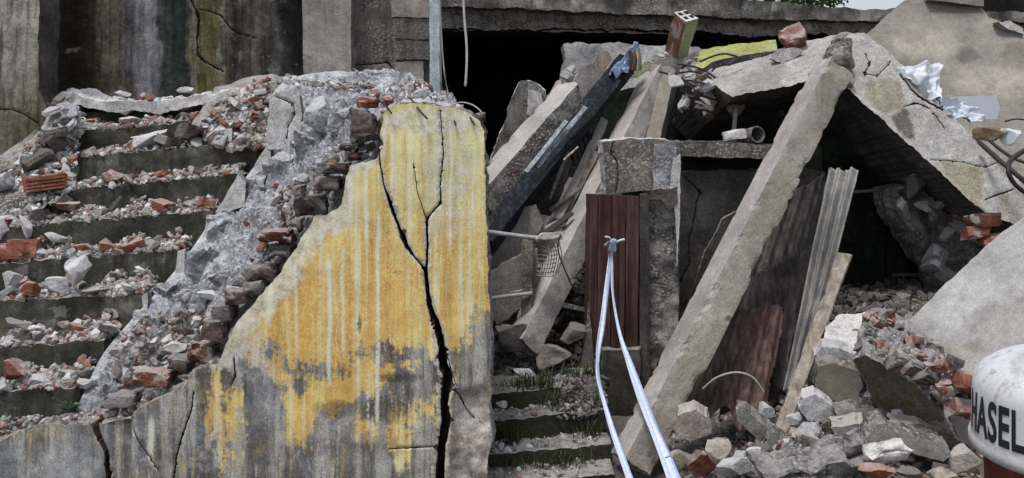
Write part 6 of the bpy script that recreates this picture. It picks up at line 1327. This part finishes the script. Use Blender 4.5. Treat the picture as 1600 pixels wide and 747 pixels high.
# single pieces one can pick out on the stairs
def hero(px, py, Y, w, h, mat, label, seed, name='rubble_stone', cat='stone', flat=None, rot=None, dep=None, sub=4, cuts=8):
    s = Y / FPX; v, f = rock_arrays(seed, sub, flat=1.0, long=1.0, cuts=cuts, rough=.10)
    ext = np.abs(v).max(0); v = v / ext
    v = v * np.array([w * s / 2, (dep or (w + h) * .45) * s / 2, h * s / 2])
    v = v + vfbm(v, 14.0, 3, seed + 5) * min(w, h) * s * .06
    if rot: v = v @ np.array(Euler((0, rot, 0)).to_matrix()).T
    o = link(name, mesh_data(name, v, [f], [M[mat]], None, False)); o.location = P(px, py, Y); return tag(o, label, cat)
H = [(226, 216, 6.70, 74, 30, 'stone', 'tilted light grey slab on the seventh stair, left of the dark angular stone', 1, -.5), (296, 206, 6.70, 64, 36, 'stone_dark', 'dark angular stone on the seventh stair between two pale slabs', 2, -.35),
     (336, 210, 6.66, 40, 26, 'stone', 'pale block leaning right of the dark angular stone', 3, -.6), (204, 187, 6.98, 38, 11, 'stone', 'flat pale stone on the eighth stair from the bottom', 4, 0), (130, 196, 6.97, 32, 22, 'stone', 'pale stone at the left end of the eighth stair', 5, .2),
     (116, 230, 6.72, 32, 20, 'stone', 'pale lump at the left end of the seventh stair', 6, 0), (176, 274, 6.42, 44, 26, 'brick', 'reddish masonry lump on the sixth stair', 7, .2), (14, 352, 6.12, 44, 52, 'stone', 'big whitish boulder at the far left of the fifth stair', 8, .1),
     (40, 350, 6.08, 26, 46, 'stone', 'whitish boulder half wedged beside the biggest whitish boulder', 9, -.1), (59, 398, 5.83, 25, 20, 'stone', 'grey lump in front of the big red brick', 10, 0), (117, 424, 5.54, 46, 54, 'stone', 'tall pale angular stone leaning on the fourth riser', 11, .25),
     (86, 447, 5.56, 46, 30, 'stone', 'rounded grey lump left of the tall pale angular stone', 12, 0), (18, 440, 5.6, 36, 34, 'stone', 'pale stone behind the orange brick lump on the third stair', 13, 0), (42, 452, 5.52, 36, 27, 'brick_orange', 'orange brick lump on the third stair', 14, 0),
     (20, 580, 5.02, 44, 38, 'brick', 'large red and grey lump at the left end of the lowest stair', 15, .3), (66, 595, 5.04, 50, 22, 'stone', 'bluish grey oval stone on the lowest stair', 16, 0), (110, 590, 5.08, 38, 13, 'stone', 'flat pale stone on the lowest stair beside the oval stone', 17, -.12),
     (133, 598, 5.04, 34, 19, 'stone', 'pale wedge stone at the right end of the lowest stair', 18, .1), (4, 602, 5.0, 28, 22, 'stone', 'grey stone cut by the picture edge on the lowest stair', 19, 0), (104, 507, 5.3, 27, 13, 'plank_wood', 'cream coloured stone on the second stair', 20, 0),
     (170, 512, 5.3, 36, 18, 'stone', 'grey pointed stone near the right end of the second stair', 21, .3), (60, 512, 5.3, 30, 12, 'stone', 'flat grey stone at the middle of the second stair', 22, -.2), (24, 505, 5.3, 40, 16, 'brick_mauve', 'dark mauve stone at the left of the second stair', 23, .1),
     (272, 540, 5.0, 40, 20, 'plaster_white', 'white crumpled lump on the lower mortar slope', 24, .2), (262, 528, 5.02, 18, 12, 'plaster_white', 'small white flake above the white crumpled lump', 25, -.5), (325, 462, 5.35, 34, 20, 'stone', 'flat grey stone lying on the mortar slope', 26, .25),
     (344, 508, 5.05, 40, 26, 'stone_dark', 'dark squarish stone set in the foot of the mortar slope', 27, 0), (292, 142, 7.12, 34, 13, 'plaster_white', 'white block lying on the landing edge', 28, 0), (225, 150, 7.12, 14, 12, 'brick_orange', 'small orange brick piece on the landing edge', 29, 0),
     (188, 146, 7.12, 30, 12, 'stone', 'grey crumbly lump on the landing edge', 30, 0), (440, 122, 7.15, 24, 9, 'stone', 'pale flat stone topping the heap at the stair head', 31, 0), (432, 288, 5.8, 17, 14, 'brick_orange', 'orange brick piece lying on the mortar slope', 32, 0),
     (384, 350, 5.5, 13, 10, 'brick_orange', 'tiny orange brick piece on the mortar slope', 33, 0), (96, 316, 6.24, 34, 30, 'stone_dark', 'dark block with a pale edge at the left of the sixth riser', 34, .1), (16, 312, 6.3, 30, 18, 'brick_orange', 'orange brick lump at the far left beside the ridged brick', 35, 0),
     (112, 320, 6.15, 48, 20, 'brick', 'red brick lump in front of the dark block on the fifth stair', 36, 0), (10, 280, 6.3, 60, 34, 'stone', 'bluish grey slab edge at the far left above the stairs', 37, -.4), (90, 190, 6.75, 40, 44, 'stone', 'whitish furrowed lump below the landing edge', 38, .2),
     (82, 216, 6.62, 26, 40, 'stone', 'bluish upright lump beside the lichen wall', 39, .1), (90, 372, 5.95, 44, 18, 'stone', 'long pale stone at the left of the fifth stair', 40, .1), (150, 452, 5.52, 44, 10, 'concrete', 'thin flat slab lying on the third stair', 41, -.05),
     (198, 448, 5.52, 30, 14, 'plaster_white', 'whitish crumbled stone at the right of the third stair', 42, .2), (500, 128, 7.0, 90, 22, 'mortar', 'long grey mortar lump on the slope head', 43, 0), (590, 124, 7.0, 100, 26, 'mortar', 'broad rounded mortar lump below the block pillar', 44, .05), (455, 150, 6.6, 60, 40, 'stone', 'grey mortar lump right behind the upright plaster slab', 45, .2),
     (505, 180, 5.9, 70, 60, 'mortar', 'large rough mortar lump above the mauve bricks', 46, .3), (655, 140, 6.9, 60, 20, 'mortar', 'grey mortar lump under the pale post', 47, .2),
     # the gap and the front
     (783, 632, 5.32, 20, 13, 'plaster_white', 'white stone on the grassy step beside the yellow wall', 50, 0), (833, 636, 5.35, 14, 9, 'stone', 'small pale stone on the grassy step, right of the white stone', 51, 0), (886, 636, 5.35, 15, 10, 'stone', 'small pale stone near the middle of the grassy step', 52, 0),
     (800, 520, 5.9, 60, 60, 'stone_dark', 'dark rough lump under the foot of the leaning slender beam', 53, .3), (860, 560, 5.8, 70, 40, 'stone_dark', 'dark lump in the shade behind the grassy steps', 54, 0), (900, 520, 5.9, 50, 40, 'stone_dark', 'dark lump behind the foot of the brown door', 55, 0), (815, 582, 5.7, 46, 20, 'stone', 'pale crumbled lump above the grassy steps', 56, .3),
     (1076, 655, 4.9, 40, 16, 'plaster_white', 'white plaster flake against the foot of the leaning column', 57, .1), (1120, 700, 4.6, 44, 44, 'stone_pink', 'pinkish mortar lump in the front rubble', 58, .2), (1098, 722, 4.4, 50, 46, 'brick', 'red and grey masonry lump in the front rubble', 59, -.3), (1124, 690, 4.7, 26, 28, 'brick_orange', 'orange brick end in the front rubble', 60, .2),
     (1150, 728, 4.25, 70, 34, 'stone', 'smooth grey stone at the lower picture edge', 61, -.15), (1182, 716, 4.35, 40, 36, 'stone', 'pale cracked lump left of the mortar beam', 62, .1), (1060, 720, 4.6, 60, 50, 'stone_pink', 'mauve lump beside the tape in the front rubble', 63, 0), (1200, 742, 4.0, 50, 30, 'brick', 'dark reddish lump under the mortar beam', 64, .1),
     (1370, 736, 3.95, 60, 28, 'brick_orange', 'orange brick lump at the lower picture edge under the mortar lump', 65, 0), (1470, 740, 3.9, 50, 20, 'plank_wood', 'yellowish stone at the lower picture edge', 66, 0), (1420, 742, 3.95, 40, 24, 'stone_dark', 'dark stone at the lower picture edge beside the yellowish stone', 67, 0), (1510, 720, 4.0, 50, 50, 'stone_pink', 'crumbly mauve lump left of the white container', 68, .2),
     (1240, 652, 4.75, 36, 26, 'stone', 'pale lump beside the foot of the weathered plank', 69, .2), (1196, 640, 4.9, 30, 24, 'stone', 'small pale lump under the end of the rusty sheet', 70, .3), (1262, 690, 4.4, 50, 24, 'stone_pink', 'pinkish splintered piece under the foot of the plank', 71, .4), (1340, 520, 5.05, 20, 14, 'brick_orange', 'small orange brick piece on the rough whitish slab', 72, 0), (1388, 506, 5.02, 20, 26, 'brick', 'red brick piece at the right end of the rough whitish slab', 73, .6)]
for (a, b, Y, w, h, m, lab, sd, rt) in H:
    hero(a, b, Y, w, h, m, lab, sd + 500, name='brick_lump' if 'brick' in m else 'rubble_stone', cat='brick' if 'brick' in m else 'stone', rot=rt)
o = beam('brick', P(-14, 394, 5.84), P(68, 388, 5.86), .125, .12, .1, [M['brick_orange']], seg=.02, side=6, amp=.014, chip=.05, cthr=-.1, end=.04, seed=81); tag(o, 'big red brick at the left end of the fourth stair', 'brick')
hb = empty('ridged_brick', P(70, 300, 6.25))
beam('body', P(40, 290, 6.3), P(102, 282, 6.34), .105, .12, .1, [M['brick_orange']], parent=hb, amp=.004, chip=.012, seed=82)
for k in range(5):
    yy = 274 + k * 5.4
    beam('ridge', P(40, yy + 4, 6.235), P(102, yy - 4, 6.275), .012, .012, .1, [M['brick_orange']], parent=hb, amp=.002, chip=.003, seed=83 + k)
tag(hb, 'ridged hollow orange brick at the left end of the sixth stair', 'brick')
o = panel('wood_disc', [(212, 506), (220, 502), (228, 508), (231, 522), (228, 536), (218, 538), (211, 526)], 5.1, .02, M['plank_wood'], h=4, jag=.6, amp=.004, seed=7); tag(o, 'cream oval wood slice standing at the end of the second stair', 'wood slice')
o = beam('wood_splinter', P(184, 514, 5.15), P(200, 526, 5.12), .018, .012, .1, [M['plank_wood']], seed=8, amp=.002); tag(o, 'cream wood splinter beside the oval wood slice', 'splinter')

# front and right heap, fine and middling pieces
rg = np.random.default_rng(31)
def gpt(X, Y): return float(ground_z(np.array([X]), np.array([Y]))[0])
def field(n, px0, px1, Y0_, Y1_, s0, s1, pw):
    Y = Y0_ + (Y1_ - Y0_) * rg.random(n); X = (px0 + (px1 - px0) * rg.random(n) - 800) / FPX * Y; s_ = s0 + (s1 - s0) * rg.random(n) ** pw
    return np.stack([X, Y, ground_z(X, Y) + s_ * .3], 1), s_
q, z_ = field(6500, 1040, 1600, 3.3, 5.9, .006, .034, 2.4)
tag(crumbs('rubble_crumbs', q, z_, M['crumbs_mixed'], 71, [('#8f8b89', .35), ('#aaa6a4', .2), ('#6f6b68', .2), ('#6f4a40', .1), ('#84695f', .15)]), 'crushed masonry strewn over the ground on the right', None, None, 'stuff')
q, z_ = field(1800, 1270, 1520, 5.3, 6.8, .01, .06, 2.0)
tag(crumbs('rubble_crumbs', q, z_, M['crumbs_mixed'], 74, [('#4c4846', .4), ('#6f6b68', .3), ('#36322f', .3)]), 'shaded crushed masonry on the ground under the roof slab', None, None, 'stuff')  # darker palette paints in the shade under the slab
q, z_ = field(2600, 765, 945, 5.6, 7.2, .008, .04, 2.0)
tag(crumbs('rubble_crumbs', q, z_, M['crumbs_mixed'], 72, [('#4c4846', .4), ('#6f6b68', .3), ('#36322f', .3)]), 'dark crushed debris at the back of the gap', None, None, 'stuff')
pts = []; sz = []
for (yl, yr, Y, wr) in [(758, 742, 4.86, 960), (712, 694, 5.08, 955), (660, 640, 5.30, 948), (617, 600, 5.52, 940)]:
    for q in range(130):
        px = 760 + 175 * rg.random(); p = P(px, yl + (yr - yl) * (px - 752) / (wr - 752), Y); s = .005 + .02 * rg.random() ** 3; pts.append((p.x, Y + .02 + .2 * rg.random(), p.z + s * .3)); sz.append(s)
tag(crumbs('rubble_crumbs', pts, sz, M['crumbs_mixed'], 73), 'loose grit on the grassy lower steps', None, None, 'stuff')
for q in range(52):
    Y = 3.7 + 1.7 * rg.random(); px = 1090 + 490 * rg.random() ** .9; Y = min(Y, 4.55) if px < 1190 else Y; X = (px - 800) / FPX * Y; s = .035 + .085 * rg.random() ** 1.8
    m = ['stone', 'stone', 'stone', 'stone_dark', 'stone_pink'][rg.integers(5)]
    put(LIB[m][8 + rg.integers(len(LIB[m]) - 8)], 'masonry_fragment', (X, Y, gpt(X, Y) + s * .35), s, rg, ('big ' if s > .056 else 'small ') + ADJ[m] + ' loose masonry fragment in the ' + ('front' if Y < 4.5 else 'back') + ' of the heap on the right', 'stone', 'fragments in the right heap', .8)
for q in range(26):
    Y = 3.7 + 1.6 * rg.random(); px = 1060 + 500 * rg.random(); X = (px - 800) / FPX * Y; s = .5 + .5 * rg.random()
    m = ['brick', 'brick_mauve', 'brick'][rg.integers(3)]
    put(LIB[m][rg.integers(len(LIB[m]))], 'brick_fragment', (X, Y, gpt(X, Y) + .03), s, rg, ('longer ' if s > .75 else 'short ') + ADJ[m] + ' loose brick fragment in the ' + ('front' if Y < 4.5 else 'back') + ' of the heap on the right', 'brick', 'bricks in the right heap', .8)
for q in range(14):
    Y = 5.65 + 1.0 * rg.random(); px = 768 + 160 * rg.random(); X = (px - 800) / FPX * Y; s = .03 + .06 * rg.random()
    put(LIB['stone_dark'][rg.integers(20)], 'rubble_stone', (X, Y, gpt(X, Y) + s * .3), s, rg, 'shaded stone in the debris behind the grassy lower steps', 'stone', 'stones behind the lower steps', .8)  # only the dark stone material, painting in the shade of the gap
px_scatter([(1045, 120), (1080, 108), (1120, 118), (1148, 150), (1140, 175), (1100, 180), (1060, 160)], lambda x, y: 6.75 + .2 * math.sin(x), 26, ['stone', 'stone_dark', 'stone_pink', 'stone'], .04, .10, 'broken lump in the wire tangle left of the pale roof wing', 'stone', 'lumps in the wire tangle', 'rubble_stone', 41, power=1)
px_scatter([(846, 150), (870, 128), (900, 100), (905, 125), (880, 160), (850, 175)], lambda x, y: 7.45, 14, ['stone', 'stone', 'plaster_white' if False else 'stone'], .03, .09, 'stone heaped against the masonry stub', 'stone', 'stones by the masonry stub', 'rubble_stone', 42, power=1)
px_scatter([(960, 100), (1040, 84), (1095, 84), (1090, 104), (1040, 112), (960, 118)], lambda x, y: 7.9, 16, ['stone', 'stone', 'stone_pink'], .03, .08, 'stone on the debris crest below the hollow brick', 'stone', 'stones on the debris crest', 'rubble_stone', 43, power=1)
px_scatter([(1395, 300), (1440, 290), (1500, 330), (1540, 400), (1480, 440), (1440, 380)], lambda x, y: 6.05, 16, ['stone_dark', 'stone', 'stone_pink'], .05, .12, 'lump in the masonry remnant under the roof slab', 'stone', 'lumps in the masonry remnant', 'rubble_stone', 44, power=1)

# ================================================================== plants
def grass_mesh(name, spots, mat, seed, h0=.03, h1=.13):
    r = np.random.default_rng(seed); V = []; F = []
    for (x, y, z) in spots:
        a = r.random() * 6.28; h = h0 + (h1 - h0) * r.random(); b = .002 + .002 * r.random(); dx, dy = math.cos(a), math.sin(a); ln = (r.random() * 1.3) * h; k = len(V)
        V += [(x - dy * b, y + dx * b, z), (x + dy * b, y - dx * b, z), (x + dx * ln * .4 + dy * b * .7, y + dy * ln * .4 - dx * b * .7, z + h * .6), (x + dx * ln * .4 - dy * b * .7, y + dy * ln * .4 + dx * b * .7, z + h * .6), (x + dx * ln, y + dy * ln, z + h)]
        F += [(k, k + 1, k + 2, k + 3), (k + 3, k + 2, k + 4)]
    return mesh_data(name, V, F, [mat], None, False)
sp = []; LS = [(758, 742, 4.86, 960), (712, 694, 5.08, 955), (660, 640, 5.30, 948), (617, 600, 5.52, 940)]
CL = [(3, 822, 20, .10), (3, 850, 14, .05), (3, 905, 22, .12), (3, 925, 12, .16), (2, 905, 20, .12), (2, 930, 10, .08), (2, 870, 12, .17), (0, 850, 30, .19), (0, 890, 20, .19), (1, 925, 10, .17), (1, 800, 8, .19)]
for q in range(1100):
    k, cx, sx, cy = CL[rg.integers(len(CL))]; yl, yr, Y, wr = LS[k]; px = cx + rg.normal() * sx; dy = min(.21, max(.01, cy + rg.normal() * .035))
    if 768 < px < 942: p = P(px, yl + (yr - yl) * (px - 752) / (wr - 752), Y); sp.append((p.x, Y + dy, p.z - .008))
tag(link('grass', grass_mesh('grass', sp, M['grass'], 5)), 'grass and weeds growing over the low steps in the gap', None, None, 'stuff')
def leafy(name, loc, n, R, ls, mat, seed, parent=None, flat=1.0):
    r = np.random.default_rng(seed); V = []; F = []; DD = r.normal(size=(n, 3)); DD /= np.linalg.norm(DD, axis=1)[:, None]; NN = vnoise(DD * 2.5, seed)
    for q in range(n):
        d = DD[q]; rad = R * (.35 + .65 * r.random() ** .5); c = np.array(loc) + d * rad * np.array([1, 1, flat]); c += NN[q] * R * .25 * d
        e = r.normal(size=3); e /= np.linalg.norm(e); g = np.cross(e, r.normal(size=3)); g /= np.linalg.norm(g); s = ls * (.6 + .8 * r.random()); k = len(V)
        V += [c - e * s, c + g * s * .4, c + e * s, c - g * s * .4]; F.append((k, k + 1, k + 2, k + 3))
    return link(name, mesh_data(name, V, F, [mat], None, False), parent)
pl = empty('small_plant', P(106, 645, 4.97))
for k in range(14):
    a = k * 2.4; b = P(106, 640, 4.96); r = .05 + .02 * (k % 3); hh = .03 + .012 * (k % 4)
    t_ = Vector((b.x + math.cos(a) * r, b.y - .01 + math.sin(a) * r * .6, b.z + hh)); m_ = (b + t_) / 2 + Vector((0, 0, .014)); sd = Vector((-math.sin(a), math.cos(a), .2)) * .011
    me = mesh_data('leaf', [b, m_ - sd, t_, m_ + sd], [(0, 1, 2), (0, 2, 3)], [M['leaf_pale']], None, False); link('leaf', me, pl)
tag(pl, 'small green weed growing at the end of the lowest stair', 'plant')
for k, (px, py, Y, R, lab) in enumerate([(1262, -70, 24, 1.35, 'tree behind the far roof edge, left of the gap of sky'), (1600, -58, 23, 1.2, 'tree behind the far roof edge at the right picture border'), (1480, -70, 27, 1.2, 'tree standing behind the large brownish slab'), (735, -42, 21, .75, 'tree behind the far roof edge near the pale post'), (1120, -80, 27, 1.4, 'tree behind the far roof edge above the hollow brick')]):
    c = P(px, py, Y); e = empty('tree', (c.x, c.y, 0)); V, Q, T = tube_arrays([(c.x, c.y, 0), (c.x + .1, c.y, c.z * .5), (c.x, c.y, c.z)], [.16, .12, .05], 8); link('trunk', mesh_data('trunk', V, [Q, T], [M['bark']], None, True), e)
    leafy('crown', tuple(c), 6500, R * 1.18, .085, M['leaf'], 60 + k, e); tag(e, lab, 'tree', 'trees beyond the far roof')
